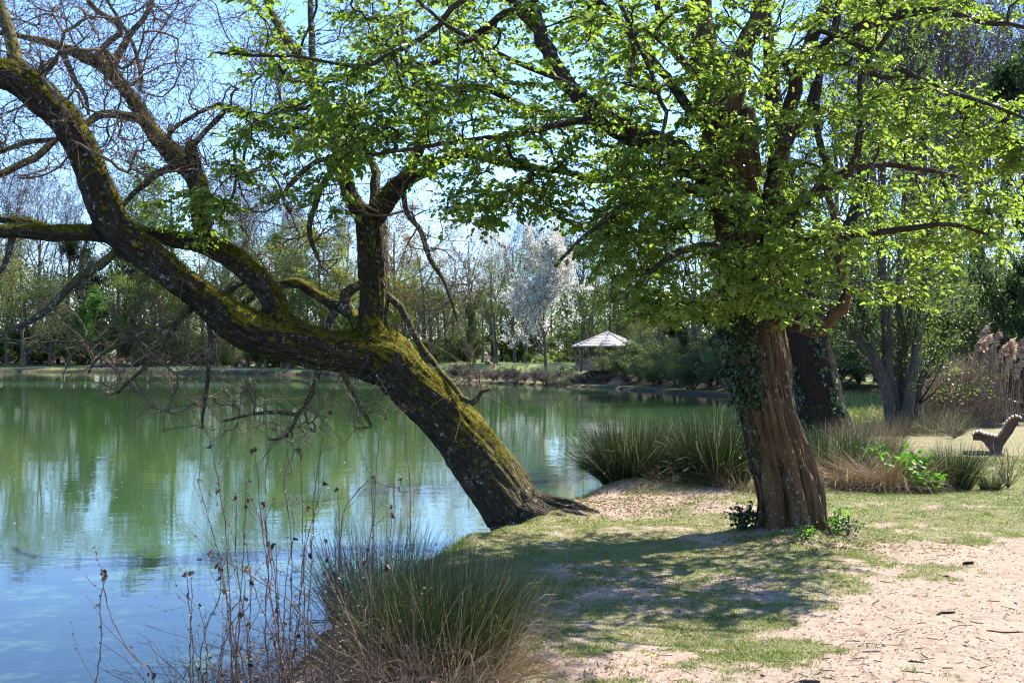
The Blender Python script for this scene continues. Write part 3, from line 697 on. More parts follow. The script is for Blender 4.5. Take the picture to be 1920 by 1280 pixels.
tws = TT + 0.16 * LL + 0.1 * np.sin(LL * 2.2)
fl = np.zeros_like(TT)
for kf, ph, am in ((5, 0.4, .40), (7, 2.0, .30), (11, 4.2, .16)):
    s_ = np.abs(np.sin((tws * kf + ph + 1.2 * (fbm(TT * 0 + kf, LL * 0.9, 2) - .5)) / 2))
    fl += am * (s_ ** 0.5 - 0.72)
fl *= (0.62 + 0.55 * np.exp(-LL / 0.9)) * (0.75 + 0.5 * fbm(np.cos(TT) * 1.1 + 4, LL * 0.8 + np.sin(TT), 2))
rdg = 1 - np.abs(2 * fbm((tws / (2 * np.pi)) * 9 + 3, LL * .55 + 2, 2) - 1)
wrap = S(np.minimum(TT, 2 * np.pi - TT) * 0 + 1)
fl = fl + (rdg - .75) * .42
lump = (fbm(np.cos(TT) * 2.2 + 5, LL * 1.7 + np.sin(TT) * 2.2, 4) - .5) * 0.26
fine = (fbm(np.cos(TT) * 14 + 9, LL * 3.0 + np.sin(TT) * 14, 3) - .5) * 0.10
rt = ax[:, 3][:, None] * (1.0 + fl + lump + fine)
rt *= (ax[:, 3] * .93 / rt.mean(axis=1))[:, None]
rt *= 1 + 0.34 * np.exp(-LL / 0.16) * np.clip(np.sin(tws * 5 + 2.2) + .3, 0, 1)
# a dark hollow and a stubby root knee, as on the real trunk
def dent(th0, l0, wt_, wl, amp): 
    dth = np.angle(np.exp(1j * (TT - th0))); return amp * np.exp(-(dth / wt_) ** 2 - ((LL - l0) / wl) ** 2)
axT = nrm(np.gradient(ax[:, :3], axis=0))
ref = np.array([0, -1.0, 0]); U = nrm(ref - (axT @ ref)[:, None] * axT); W = np.cross(axT, U)   # theta 0 faces the camera, pi/2 -> W
sgn = np.sign(W[0, 0])
rt += dent(-0.25 * sgn, 1.05, .13, .09, -.10) + dent(0.75 * sgn, 1.15, .16, .22, -.09) + dent(0.35 * sgn, .55, .07, .5, -.07) + dent(-.35 * sgn, .5, .06, .45, -.06) + dent(.75 * sgn, .12, .14, .14, .10) + dent(1.15 * sgn, .1, .1, .2, .08)
V = ax[:, None, :3] + rt[..., None] * (np.cos(TT)[..., None] * U[:, None] + np.sin(TT)[..., None] * W[:, None])
idx = np.arange(V.shape[0] * nth_).reshape(-1, nth_); a = idx[:-1]; b = idx[1:]
q = np.stack([a, np.roll(a, -1, 1), np.roll(b, -1, 1), b], -1).reshape(-1, 4)
bark = np.stack([np.cos(TT) * rt, np.sin(TT) * rt, LL + 0 * TT], -1)
link('trunk', make_mesh('fluted_trunk', V.reshape(-1, 3), [q], M['trunk'], {'bark': bark.reshape(-1, 3)}, True), mtree)
LIMBS = [
 [(1352, 320, 40, 13.9), (1345, 240, 32, 14), (1333, 180, 28, 14.1), (1330, 130, 26, 14.2), (1318, 60, 24, 14.3), (1310, -20, 22, 14.4), (1300, -250, 18, 14.6), (1290, -480, 12, 14.8)],
 [(1372, 330, 32, 13.8), (1371, 260, 26, 13.7), (1368, 205, 24, 13.6), (1385, 150, 20, 13.5), (1402, 80, 18, 13.4), (1430, 0, 16, 13.3), (1470, -180, 12, 13.1), (1500, -380, 8, 13)],
 [(1405, 330, 24, 13.7), (1404, 270, 22, 13.6), (1402, 225, 18, 13.5), (1403, 205, 12, 13.5)],
 [(1412, 500, 26, 13.9), (1438, 430, 20, 13.8), (1448, 370, 17, 13.7), (1456, 310, 16, 13.6), (1471, 235, 15, 13.5), (1492, 161, 14, 13.4), (1515, 94, 13, 13.3), (1535, 40, 12, 13.2), (1552, 0, 11, 13.1), (1585, -150, 9, 13)],
 [(1458, 300, 11, 13.6), (1476, 268, 10, 13.6), (1494, 245, 10, 13.7), (1512, 215, 8, 13.8), (1530, 160, 7, 13.9), (1548, 120, 6, 14), (1566, 60, 6, 14), (1578, -20, 5, 14)],
 [(1425, 470, 16, 13.9), (1455, 420, 13, 13.6), (1485, 395, 11, 13.4), (1515, 376, 11, 13.2), (1545, 355, 11, 13.1), (1570, 340, 10, 13), (1599, 309, 9, 12.9), (1611, 269, 7, 12.8), (1612, 188, 5, 12.8), (1616, 134, 5, 12.7), (1650, 87, 5, 12.6), (1683, 27, 4, 12.5), (1700, -60, 4, 12.5)],
 [(1565, 342, 8, 13), (1556, 320, 8, 13), (1542, 286, 7, 13.1), (1532, 235, 7, 13.1), (1534, 168, 7, 13.2), (1541, 120, 6, 13.2), (1562, 60, 5, 13.3), (1570, 0, 4, 13.3)],
 [(1510, 105, 11, 13.3), (1545, 85, 10, 13.1), (1582, 67, 10, 12.9), (1615, 52, 10, 12.8), (1650, 38, 10, 12.7), (1700, 27, 9, 12.5), (1733, 19, 7, 12.3), (1784, 24, 6, 12.1), (1820, 36, 5, 12), (1851, 44, 5, 11.9), (1900, 46, 4, 11.8), (1960, 60, 4, 11.7)],
 [(1495, 150, 7, 13.3), (1470, 122, 6, 13.2), (1502, 106, 6, 13), (1559, 118, 6, 12.8), (1616, 134, 5, 12.6), (1683, 148, 5, 12.4), (1717, 137, 5, 12.3), (1740, 120, 3, 12.2)],
 [(1530, 55, 5, 13.1), (1565, 67, 5, 12.9), (1616, 90, 5, 12.6), (1683, 126, 5, 12.3), (1750, 158, 4, 12.1), (1817, 183, 4, 11.9), (1878, 204, 3, 11.7), (1940, 230, 3, 11.6)],
 [(1345, 330, 30, 14), (1300, 305, 28, 13.9), (1261, 285, 26, 13.8), (1215, 265, 24, 13.6), (1177, 249, 22, 13.5), (1127, 225, 19, 13.4), (1090, 185, 16, 13.3), (1053, 141, 15, 13.3), (1020, 80, 14, 13.2), (1002, 30, 13, 13.2), (990, -30, 12, 13.2), (960, -200, 9, 13.1)],
 [(1350, 335, 16, 14.1), (1300, 322, 13, 14.2), (1245, 318, 11, 14.3), (1180, 329, 9, 14.4), (1127, 338, 7, 14.5), (1080, 330, 6, 14.5), (1040, 300, 5, 14.6)],
 [(1215, 262, 8, 13.6), (1170, 235, 7, 13.3), (1120, 195, 6, 13.1), (1080, 165, 5, 12.9), (1026, 140, 5, 12.8), (986, 124, 5, 12.7), (926, 97, 4, 12.5), (842, 50, 4, 12.3), (801, 17, 3, 12.2), (760, -20, 3, 12.2)],
 [(1005, 40, 7, 13.2), (940, -10, 6, 12.9), (868, 0, 6, 12.6), (808, 60, 5, 12.4), (731, 104, 5, 12.2), (690, 121, 4, 12.1), (640, 122, 3, 12), (560, 106, 3, 11.9), (480, 104, 3, 11.8), (403, 99, 2, 11.7)],
 [(1170, -40, 6, 12.8), (1164, 0, 5, 12.7), (1191, 74, 5, 12.5), (1218, 128, 5, 12.4), (1238, 188, 4, 12.3), (1251, 215, 4, 12.3), (1240, 269, 3, 12.2), (1262, 330, 2, 12.2)],
 [(1380, 430, 14, 13.9), (1340, 380, 10, 13.4), (1290, 350, 8, 13), (1230, 350, 7, 12.6), (1150, 400, 6, 12.2), (1090, 450, 4, 11.9), (1040, 500, 3, 11.8)],
 [(1388, 470, 13, 13.8), (1340, 460, 9, 13.2), (1280, 470, 7, 12.6), (1220, 510, 5, 12.1), (1170, 560, 3, 11.8)],
 [(1340, 250, 12, 14.1), (1290, 200, 10, 14.4), (1230, 120, 8, 14.8), (1160, 40, 7, 15.1), (1090, -30, 6, 15.4), (980, -150, 5, 15.8)],
 [(1340, 170, 10, 14.3), (1270, 100, 8, 14.9), (1230, 0, 7, 15.4), (1200, -150, 6, 15.8)],
 [(1010, 60, 8, 13.2), (960, 20, 7, 13.6), (900, 60, 6, 14), (830, 110, 5, 14.3), (740, 150, 4, 14.6), (660, 190, 3, 14.8), (560, 240, 3, 15)],
 [(1120, 225, 8, 13.4), (1060, 230, 7, 13), (980, 250, 5, 12.7), (900, 260, 4, 12.5), (800, 275, 4, 12.3), (700, 290, 3, 12.2)],
 [(1455, 470, 10, 13.7), (1520, 450, 8, 13.3), (1600, 440, 7, 12.8), (1690, 430, 6, 12.4), (1780, 420, 4, 12.1), (1850, 440, 3, 12)],
 [(1500, 390, 8, 13.5), (1560, 330, 7, 13.8), (1640, 310, 6, 14.1), (1720, 315, 5, 14.4), (1790, 330, 4, 14.6), (1850, 350, 3, 14.8)],
]
skel = [ax[120:]]
for i, rows in enumerate(LIMBS):
    t = trace(rows, DT, rng=rng, wob=0.16); skel.append(t)
    gg = tubes(t[None, :, :3], t[None, :, 3], 12)
    link('limb', gg.mesh('limb', M['trunk'] if i in (0, 1, 2) else M['limb'], smooth=True), mtree)
# the torn, twisted low limb at the right
LOW = [(1450, 592, 14, 13.8), (1475, 602, 11, 13.5), (1498, 614, 10, 13.3), (1530, 627, 10, 13.1), (1548, 612, 10, 13), (1562, 592, 11, 12.9), (1580, 575, 13, 12.9), (1585, 545, 10, 12.9), (1576, 501, 9, 12.9), (1572, 450, 8, 12.9), (1569, 417, 7, 12.9), (1552, 370, 6, 12.9)]
t = trace(LOW, DT, rng=rng, wob=0.2); skel.append(t)
lo_ = link('limb', tubes(t[None, :, :3], t[None, :, 3], 12).mesh('limb', M['trunk'], smooth=True), mtree); lo_['label'] = 'low limb bent sharply upward at the right of the trunk'

tg = []
def SP(poly, n, D): tg.extend(sample_poly(rng, poly, n, D))
SP([(1100, 430), (1200, 300), (1460, 380), (1480, 570), (1380, 610), (1250, 590), (1150, 560), (1085, 480)], 195, (11.4, 15.0))
SP([(1330, 450), (1480, 430), (1700, 400), (1780, 490), (1730, 570), (1560, 620), (1470, 600), (1340, 560)], 140, (11.2, 15.5))
SP([(1180, -60), (1660, -60), (1700, 420), (1440, 440), (1180, 420)], 420, (11.2, 16.5))
SP([(1620, 180), (1940, 260), (1940, 400), (1840, 480), (1700, 470), (1620, 420)], 170, (11.4, 16))
SP([(1660, 130), (1920, 200), (1940, 330), (1760, 240), (1680, 190)], 60, (11.4, 12.8))
SP([(1560, -60), (1960, -60), (1960, 60), (1700, 40), (1600, 100)], 100, (11.4, 15))
SP([(640, -60), (1200, -60), (1200, 400), (1080, 440), (960, 330), (760, 300), (640, 260)], 640, (11.6, 16.5))
SP([(370, -60), (680, -60), (700, 290), (560, 300), (440, 200)], 95, (11.4, 15.5))
SP([(800, 380), (900, 330), (1090, 330), (1110, 480), (1040, 430), (960, 400), (880, 440)], 75, (12, 14))
SP([(440, 190), (860, 220), (860, 320), (640, 400), (420, 380)], 85, (12, 15.5))
SP([(1080, 400), (1200, 420), (1290, 560), (1240, 610), (1150, 570), (1090, 490)], 70, (11.4, 12.8))
SP([(270, 380), (400, 330), (470, 430), (330, 470)], 30, (13, 15))
n_in = len(tg)
SP([(500, -700), (2200, -700), (2300, -60), (450, -60)], 170, (9.0, 18.5))
SP([(700, -1100), (1900, -1100), (2100, -700), (600, -700)], 90, (10.5, 17.5))
tg = np.array(tg)
# keep the shade the photograph has: no foliage whose shadow would fall on the sunlit right foreground
sh = tg[:, :2] - np.array([sunv.x, sunv.y])[None] / sunv.z * (tg[:, 2:3] - 0.45)
drop = (sh[:, 0] > 0.9) & (sh[:, 1] < 11.8) & (np.arange(len(tg)) >= n_in)
drop |= (np.arange(len(tg)) >= n_in) & (sh[:, 0] > 2.2) & (rng.rand(len(tg)) < .5)
drop |= fbm(tg[:, 0] * 1.25 + 20, tg[:, 2] * 1.9 + tg[:, 1] * .8, 2) < .42
tg = tg[~drop]
nodes = np.vstack([s_[:, :3] for s_ in skel])
paths, load = colonise(rng, nodes, tg, K=6, sag=0.03, jit=0.3)
rad = np.minimum(0.0042 * load ** 0.5, 0.03)
g = tubes(paths, rad, 5)
ns = 7; N_ = len(paths)
ti = np.repeat(np.arange(N_), ns); tt = np.clip(.38 + .62 * (np.tile(np.arange(ns), N_) + rng.rand(N_ * ns)) / ns, 0, .999)
c0, _, T = at_t(paths, rad, ti, tt)
T = nrm(T * np.array([1, 1, .45])); hor = nrm(np.cross(T, np.array([0, 0, 1.0])) + 1e-6)
sd = np.where(np.tile(np.arange(ns) % 2, N_) == 0, 1.0, -1.0)[:, None]
d = nrm(T * rng.uniform(.5, 1.1, (len(ti), 1)) + hor * sd * .8 + rng.normal(size=T.shape) * np.array([.12, .12, .13]))
Ls = rng.uniform(.18, .50, len(ti)) * (1.1 - .35 * tt); o_ = [c0]
for k in range(4):
    d = nrm(d + np.array([0, 0, -.035]) + rng.normal(size=d.shape) * .07); o_.append(o_[-1] + d * (Ls / 4)[:, None])
p2 = np.stack(o_, 1); r2 = np.linspace(.0032, .0014, 5)[None].repeat(len(ti), 0)
tubes(p2, r2, 3, g)
tag(link('twigs', g.mesh('leafy_twigs', M['limb']), mtree), kind='stuff')
nl = 7
ti = np.repeat(np.arange(len(p2)), nl); tt = np.tile((np.arange(nl) + 0.9) / nl, len(p2))
C, _, T = at_t(p2, r2, ti, np.minimum(tt, 0.999))
side = np.where(np.tile(np.arange(nl) % 2, len(p2)) == 0, 1.0, -1.0)[:, None]
hor = nrm(np.cross(T, np.array([0, 0, 1.0])))
Dl = nrm(T * 0.75 + hor * side * 0.85 + rng.normal(size=T.shape) * 0.22 + np.array([0, 0, -0.28]))
Nl = nrm(np.array([0, 0, 1.0]) + rng.normal(size=T.shape) * 0.48 + hor * side * -0.15)
keep = rng.rand(len(C)) < 0.93
C, Dl, Nl = C[keep], Dl[keep], Nl[keep]
sz = rng.uniform(0.034, 0.098, len(C)) * np.repeat(rng.uniform(.5, 1.3, len(p2)), nl)[keep]
g = leaves(C, Dl, Nl, sz, rng, wid=0.66, fold=0.20, rnd=np.clip(rng.rand(len(C)) * .75 + .25 * fbm(C[:, 0] * 1.5, C[:, 2] * 1.5, 2), 0, 1))
tag(link('foliage', g.mesh('spring_foliage', M['leaf'], smooth=False), mtree), kind='stuff')
print('main leaves', len(C), 'tris', len(C) * 4)

# ivy hugging surfaces --------------------------------------------------------------
def ivy_on(name, label, pts, nrmv, n, size, spread, rng, stems=None):
    """leaves scattered on points/normals"""
    i = rng.randint(0, len(pts), n)
    C = pts[i] + rng.normal(size=(n, 3)) * spread * np.array([1, 1, 1]) + nrmv[i] * np.abs(rng.normal(size=(n, 1))) * spread * 1.4
    Dl = nrm(np.array([0, 0, -0.9]) + rng.normal(size=(n, 3)) * 0.6)
    Nl = nrm(nrmv[i] + rng.normal(size=(n, 3)) * 0.45 + np.array([0, 0, .3]))
    root = thing(name, label, 'ivy')
    g = leaves(C, Dl, Nl, rng.uniform(size * .6, size * 1.2, n), rng, wid=0.9, fold=0.08)
    tag(link('leaves', g.mesh('ivy_leaves', M['ivy']), root), kind='stuff')
    g = Geo()
    if stems is not None:
        for s_ in stems: tubes(s_[None, :, :3], s_[None, :, 3], 5, g)
        link('stem', g.mesh('ivy_stem', M['limb']), root)
    return root
# ivy on the big trunk: left flank from 470 down to 1000 in the photograph
Vg = V
Ng = nrm(V - ax[:, None, :3])
left = (Ng[..., 0] < -0.25)
zz = V[..., 2]
zrow = HY + (CAMZ - zz) / DT * F
dens = np.where(left & (zrow > 460) & (zrow < 760), 1.0, 0) + np.where((Ng[..., 0] < -0.75) & (zrow >= 760) & (zrow < 860), 0.30, 0) + np.where((Ng[..., 1] < -0.2) & (Ng[..., 0] < 0.2) & (zrow > 470) & (zrow < 610), .6, 0)
sel = rng.rand(*dens.shape) < dens
pts = V[sel]; nv = Ng[sel]
st = []
for k in range(5):
    th0 = int((0.5 + 0.08 * k) * nth_) if False else None
jn = np.argmin(Ng[:, :, 0], axis=1)
for k in range(4):
    rows = np.arange(5, 190, 14); jj = (jn[rows] + (k - 1) * 7 + (4 * np.sin(rows * .05 + k)).astype(int)) % nth_
    pp = V[rows, jj] + Ng[rows, jj] * 0.015
    st.append(polyline(np.hstack([pp, np.full((len(pp), 1), 0.011)]), 40))
bulge = rng.normal(size=(320, 3)) * np.array([.06, .12, .42]) + P(1366, 600, 13.8)
pts = np.vstack([pts, bulge]); nv = np.vstack([nv, nrm(bulge - P(1400, 610, 13.9))])
i_b = ivy_on('ivy', 'dark ivy climbing the left side of the large brown trunk', pts, nv, 4000, 0.052, 0.030, rng, st)

# ------------------------------------------------------------------ other near trees at the right
def traced_tree(name, label, cat, trunks, mat, sides=14, base=(0, 0, 0), wob=.025):
    root = thing(name, label, cat)
    out = []
    for i, rows in enumerate(trunks):
        t = trace(rows, 30, rng=rng, wob=wob); out.append(t)
        tt_ = t[None, :, :3]; r_ = (t[:, 3] * (1 + .16 * (fbm(np.arange(len(t)) * .22, np.full(len(t), i * 3.3), 3) - .5)))[None]
        gg = tubes(tt_, r_, sides)
        me_ = gg.mesh('trunk' if i == 0 else 'stem', mat, smooth=True)
        link('trunk' if i == 0 else 'stem', me_, root)
    return root, out
D2 = 27.5
root2, ax2 = traced_tree('ivy_clad_tree', 'dark leaning trunk speckled with glossy ivy, behind the large brown trunk', 'tree',
  [[(1556, 845, 56, D2), (1550, 815, 50, D2), (1541, 770, 46, D2), (1530, 715, 43, D2), (1518, 660, 41, D2), (1506, 600, 38, D2), (1494, 540, 36, D2), (1480, 470, 32, D2), (1468, 400, 28, D2), (1462, 300, 22, D2), (1450, 180, 16, D2), (1440, 60, 10, D2), (1432, -60, 6, D2)],
   [(1500, 560, 20, D2), (1530, 520, 18, D2 + .5), (1570, 470, 14, D2 + 1), (1600, 400, 10, D2 + 1.5), (1620, 300, 7, D2 + 2)],
   [(1492, 500, 18, D2), (1440, 440, 13, D2 - .5), (1400, 380, 9, D2 - 1), (1370, 300, 6, D2 - 1.5)]], M['ivytrunk'], 18)
t = ax2[0][:int(len(ax2[0]) * .55)]
i = rng.randint(0, len(t), 3000); an = rng.uniform(0, 2 * np.pi, 3000)
nv = np.stack([np.cos(an), np.sin(an), 0 * an], 1)
band = (np.abs(((an * 2 + i * .05) % 3.1) - 1.5) < .55)
pts = t[i, :3] + nv * t[i, 3:4]
ivy_on('ivy', 'sparse glossy ivy strands on the dark leaning trunk behind', pts[band], nv[band], 2600, 0.085, 0.03, rng)
D3 = 31.5
root3, ax3 = traced_tree('multi_stemmed_tree', 'grey tree with several stems rising from one base beside the pond inlet', 'tree',
  [[(1686, 832, 20, D3), (1682, 800, 18, D3), (1672, 740, 13, D3), (1664, 700, 11, D3), (1664, 650, 10, D3), (1660, 590, 9, D3), (1653, 500, 8, D3), (1643, 400, 7, D3), (1630, 250, 5, D3), (1615, 80, 4, D3), (1610, -60, 3, D3)],
   [(1676, 830, 15, D3), (1670, 780, 12, D3 - .2), (1660, 720, 10, D3 - .2), (1640, 672, 9, D3 - .1), (1612, 640, 7, D3), (1585, 605, 6, D3), (1555, 555, 4, D3)],
   [(1665, 745, 9, D3 - .2), (1645, 690, 8, D3 - .1), (1635, 640, 7, D3 - .1), (1618, 590, 6, D3), (1600, 545, 5, D3), (1580, 470, 4, D3)],
   [(1692, 832, 15, D3), (1690, 770, 10, D3 + .2), (1688, 690, 8, D3 + .3), (1690, 620, 7, D3 + .3), (1685, 550, 6, D3 + .3), (1690, 450, 5, D3 + .3), (1700, 300, 4, D3 + .3), (1712, 120, 3, D3 + .3)],
   [(1698, 832, 14, D3), (1700, 780, 12, D3 - .3), (1708, 725, 10, D3 - .4), (1716, 680, 9, D3 - .4), (1723, 618, 8, D3 - .4), (1732, 551, 7, D3 - .4), (1738, 480, 7, D3 - .4), (1744, 400, 6, D3 - .4), (1760, 250, 4, D3 - .4), (1770, 60, 3, D3 - .4)],
   [(1712, 832, 10, D3 + .2), (1719, 790, 8, D3 + .3), (1722, 740, 7, D3 + .3), (1726, 700, 5, D3 + .3)],
   [(1704, 832, 12, D3 + .1), (1702, 800, 9, D3 + .1), (1697, 740, 7, D3 + .1), (1700, 640, 5, D3 + .2), (1712, 560, 4, D3 + .2)]], M['grey'], 12)
# thin leafy twigs for both
for root, axs, ntw, lm, top in ((root2, ax2[1:] + [ax2[0][60:]], 22, M['leaf'], 0), (root3, [a_[len(a_) // 3:] for a_ in ax3], 20, M['f_fresh'], 0)):
    g = Geo(); gl = Geo()
    for a_ in axs:
        r_ = polyline(a_, 16)
        p1, r1 = grow(rng, r_[None, :, :3], r_[None, :, 3], ntw, t=(0.1, 1), ang=(30, 70), length=(1.2, 3.2), K=6, rr=.4, up=.05, wig=.12, rmin=.008, rmax=.04)
        p2, r2 = grow(rng, p1, r1, 6, t=(.2, 1), length=(.5, 1.3), K=4, rr=.5, up=.03, rmin=.006)
        tubes(p1, r1, 4, g); ribbons(p2, r2, rng, g)
        n = 16; ti = np.repeat(np.arange(len(p2)), n); C, _, T = at_t(p2, r2, ti, rng.rand(len(ti)))
        C = C + rng.normal(size=C.shape) * .07
        leaves(C, nrm(T + rvec(rng, len(C))), nrm(rvec(rng, len(C)) + [0, 0, .6]), rng.uniform(.05, .10, len(C)), rng, gl, hexa=False)
    tag(link('twigs', g.mesh('twigs', M['grey']), root), kind='stuff'); tag(link('foliage', gl.mesh('foliage', lm), root), kind='stuff')

# ------------------------------------------------------------------ tree and shrub kinds for the woods
def proto_tree(seed, H=16.0, kind=None, n1=15, n2=8, n3=8, leafn=10, lsz=0.22, crown=(0.25, 1.0), ang=(25, 50), up=0.10, lr1=(.32, .5), fine=True, spread=.18, twk=1.0, trunkr=.016, bush=False, rag=0.0):
    r = np.random.RandomState(seed)
    if bush:
        k = 9; base = np.zeros((k, 3)); tr = []
        for j in range(k):
            a_ = r.uniform(0, 6.28); tl = r.uniform(.1, .75)
            d_ = np.array([math.cos(a_) * tl, math.sin(a_) * tl, 1.0]); u = np.linspace(0, 1, 10)[:, None]
            tr.append(u * d_ * H * r.uniform(.6, .85) + np.array([0, 0, -.1]) + r.normal(size=(10, 3)) * .04 * H * u)
        P0 = np.array(tr); R0 = np.linspace(H * .013, H * .004, 10)[None].repeat(k, 0)
    else:
        u = np.linspace(0, 1, 14)
        ph = r.uniform(0, 6.28, 4)
        P0 = np.stack([.02 * H * np.sin(u * 4 + ph[0]) * u + .03 * H * u * math.cos(ph[1]), .02 * H * np.sin(u * 3.3 + ph[2]) * u, u * H * .86 - .3], -1)[None]
        R0 = (H * trunkr * (1 - .82 * u) + H * trunkr * .5 * np.exp(-u * 18))[None]
    t0 = crown[0] / .86 if not bush else .15
    P1, R1 = grow(r, P0, R0, n1, t=(min(t0, .8), 1), ang=ang, length=(H * lr1[0] * .7, H * lr1[1] * .8) if not bush else (H * .2, H * .4), K=8, rr=.5, up=up, wig=.12, rmin=.012)
    if not bush:   # round the crown: long in the middle, short at the top
        h = np.clip(P1[:, 0, 2] / H, 0, 1); k_ = 1.15 - 1.0 * np.clip((h - .5) / .5, 0, 1) ** 1.5
        P1 = P1[:, :1] + (P1 - P1[:, :1]) * k_[:, None, None]
    P2, R2 = grow(r, P1, R1, n2, t=(.2, 1), ang=(25, 60), lr=(.35, .6), K=6, rr=.5, up=up * .8, wig=.14, rmin=.010)
    P3, R3 = grow(r, P2, R2, n3, t=(.15, 1), ang=(25, 60), lr=(.4, .75), K=5, rr=.5, up=up * .5, wig=.16, rmin=.007)
    gt = tubes(P0, R0, 10); tubes(P1, R1, 5, gt)
    gw = Geo(); tubes(P2, R2, 3, gw); ribbons(P3, R3 * 1.0, r, gw)
    meshes = [('trunk', gt.mesh('wood_trunk', M['farbark'], smooth=True)), ('twigs', None)]
    if fine:
        P4, R4 = grow(r, P3, R3, 4, t=(.2, 1), ang=(20, 55), lr=(.4, .8), K=4, rr=.6, up=.02, wig=.15, rmin=.006)
        ribbons(P4, R4, r, gw)
        src, srcR = (P4, R4) if leafn < 4 else (P3, R3)
    else: src, srcR = P3, R3
    meshes[1] = ('twigs', gw.mesh('wood_twigs', M['farbark']))
    if kind:
        n = max(1, int(leafn)); ti = np.repeat(np.arange(len(src)), n)
        C, _, T = at_t(src, srcR, ti, r.uniform(.1, 1, len(ti)) ** .8)
        C = C + r.normal(size=C.shape) * spread
        if rag: C = C[fbm(C[:, 0] * .5 + 40, C[:, 2] * .5 + C[:, 1] * .3 + 40, 3) > rag]
        gl = leaves(C, rvec(r, len(C)) + [0, 0, -.3], rvec(r, len(C)) + [0, 0, .5], r.uniform(lsz * .6, lsz * 1.3, len(C)), r, wid=.75, hexa=False)
        meshes.append(('crown', gl.mesh('crown_' + kind, M['f_' + kind])))
    return H, meshes
KINDS = {}
KINDS['bare'] = [proto_tree(1, kind='bud', n1=17, leafn=1, lsz=.10, spread=.05, ang=(20, 42), up=.14), proto_tree(2, kind='bud', n1=15, leafn=1, lsz=.10, spread=.05, ang=(18, 38), up=.18, crown=(.35, 1))]
KINDS['fresh'] = [proto_tree(3, kind='fresh', n1=15, n2=8, n3=7, leafn=9, lsz=.17, fine=False), proto_tree(4, kind='fresh', n1=16, n2=7, n3=7, leafn=7, lsz=.16, fine=False, crown=(.15, 1))]
KINDS['yellow'] = [proto_tree(5, kind='yellow', n1=18, n2=8, n3=7, leafn=11, lsz=.17, fine=False, crown=(.2, 1), up=.12)]
KINDS['sage'] = [proto_tree(6, kind='sage', n1=16, n2=7, n3=7, leafn=9, lsz=.16, fine=False, crown=(.1, 1), ang=(50, 85), up=.02), proto_tree(16, kind='sage', n1=14, n2=7, n3=7, leafn=7, lsz=.15, fine=False, crown=(.2, 1))]
KINDS['dark'] = [proto_tree(7, kind='dark', n1=16, n2=8, n3=7, leafn=16, lsz=.24, fine=False, crown=(.05, 1), ang=(40, 80), lr1=(.22, .36))]
KINDS['bloom'] = [proto_tree(8, H=10, kind='bloom', n1=22, n2=8, n3=8, leafn=20, lsz=.15, fine=False, crown=(.18, 1), ang=(28, 55), lr1=(.42, .6), up=.12, spread=.09, trunkr=.017), proto_tree(18, H=12, kind='bloom', n1=17, n2=7, n3=7, leafn=6, lsz=.10, fine=False, crown=(.25, 1), spread=.15)]
KINDS['russet'] = [proto_tree(9, kind='russet', n1=16, n2=8, n3=7, leafn=7, lsz=.14, fine=False, crown=(.2, 1))]
KINDS['maple'] = [proto_tree(10, kind='maple', H=9, n1=14, n2=7, n3=7, leafn=16, lsz=.2, fine=False, crown=(.1, 1), ang=(40, 75))]
KINDS['brush'] = [proto_tree(12, kind='brush', H=5, bush=True, n1=5, n2=8, n3=8, leafn=5, lsz=.11, fine=False, spread=.12), proto_tree(13, kind='brush', H=5, bush=True, n1=5, n2=7, n3=7, leafn=7, lsz=.10, fine=False, spread=.12)]
KINDS['shrub'] = [proto_tree(14, kind='fresh', H=4, bush=True, n1=5, n2=7, n3=6, leafn=6, lsz=.12, fine=False, spread=.10)]
KINDS['brownbrush'] = [proto_tree(19, kind='bud', H=3, bush=True, n1=6, n2=8, n3=8, leafn=2, lsz=.06, fine=False, spread=.08)]
KINDS['bramblebush'] = [proto_tree(15, kind='brush', H=3, bush=True, n1=5, n2=8, n3=7, leafn=7, lsz=.075, fine=False, spread=.08)]
KINDS['pale'] = [proto_tree(17, kind='sage', H=4, bush=True, n1=4, n2=6, n3=6, leafn=2, lsz=.07, fine=False, spread=.08)]

ZONES = [(0, 'past the left edge'), (150, 'above the horizontal mossy limb'), (262, 'behind the main mossy limb'), (480, 'between the two mossy limbs'), (665, 'left of the upright mossy stem'), (830, 'right of the upright mossy stem'), (970, 'left of the white blossom'), (1075, 'behind the white blossom'), (1220, 'behind the pavilion'), (1385, 'between pavilion and large trunk'), (1575, 'behind the large trunk'), (1705, 'behind the many-stemmed tree'), (1835, 'behind the reed bed'), (9999, 'near the right edge')]
ORD = ['first', 'second', 'third', 'fourth', 'fifth', 'sixth', 'seventh', 'eighth', 'ninth', 'tenth', 'eleventh', 'twelfth', 'thirteenth', 'fourteenth', 'fifteenth', 'sixteenth', 'seventeenth', 'eighteenth', 'nineteenth', 'twentieth'] + ['twenty-' + w_ for w_ in ('first', 'second', 'third', 'fourth', 'fifth', 'sixth', 'seventh', 'eighth', 'ninth')] + ['thirtieth']
PLANTED = []
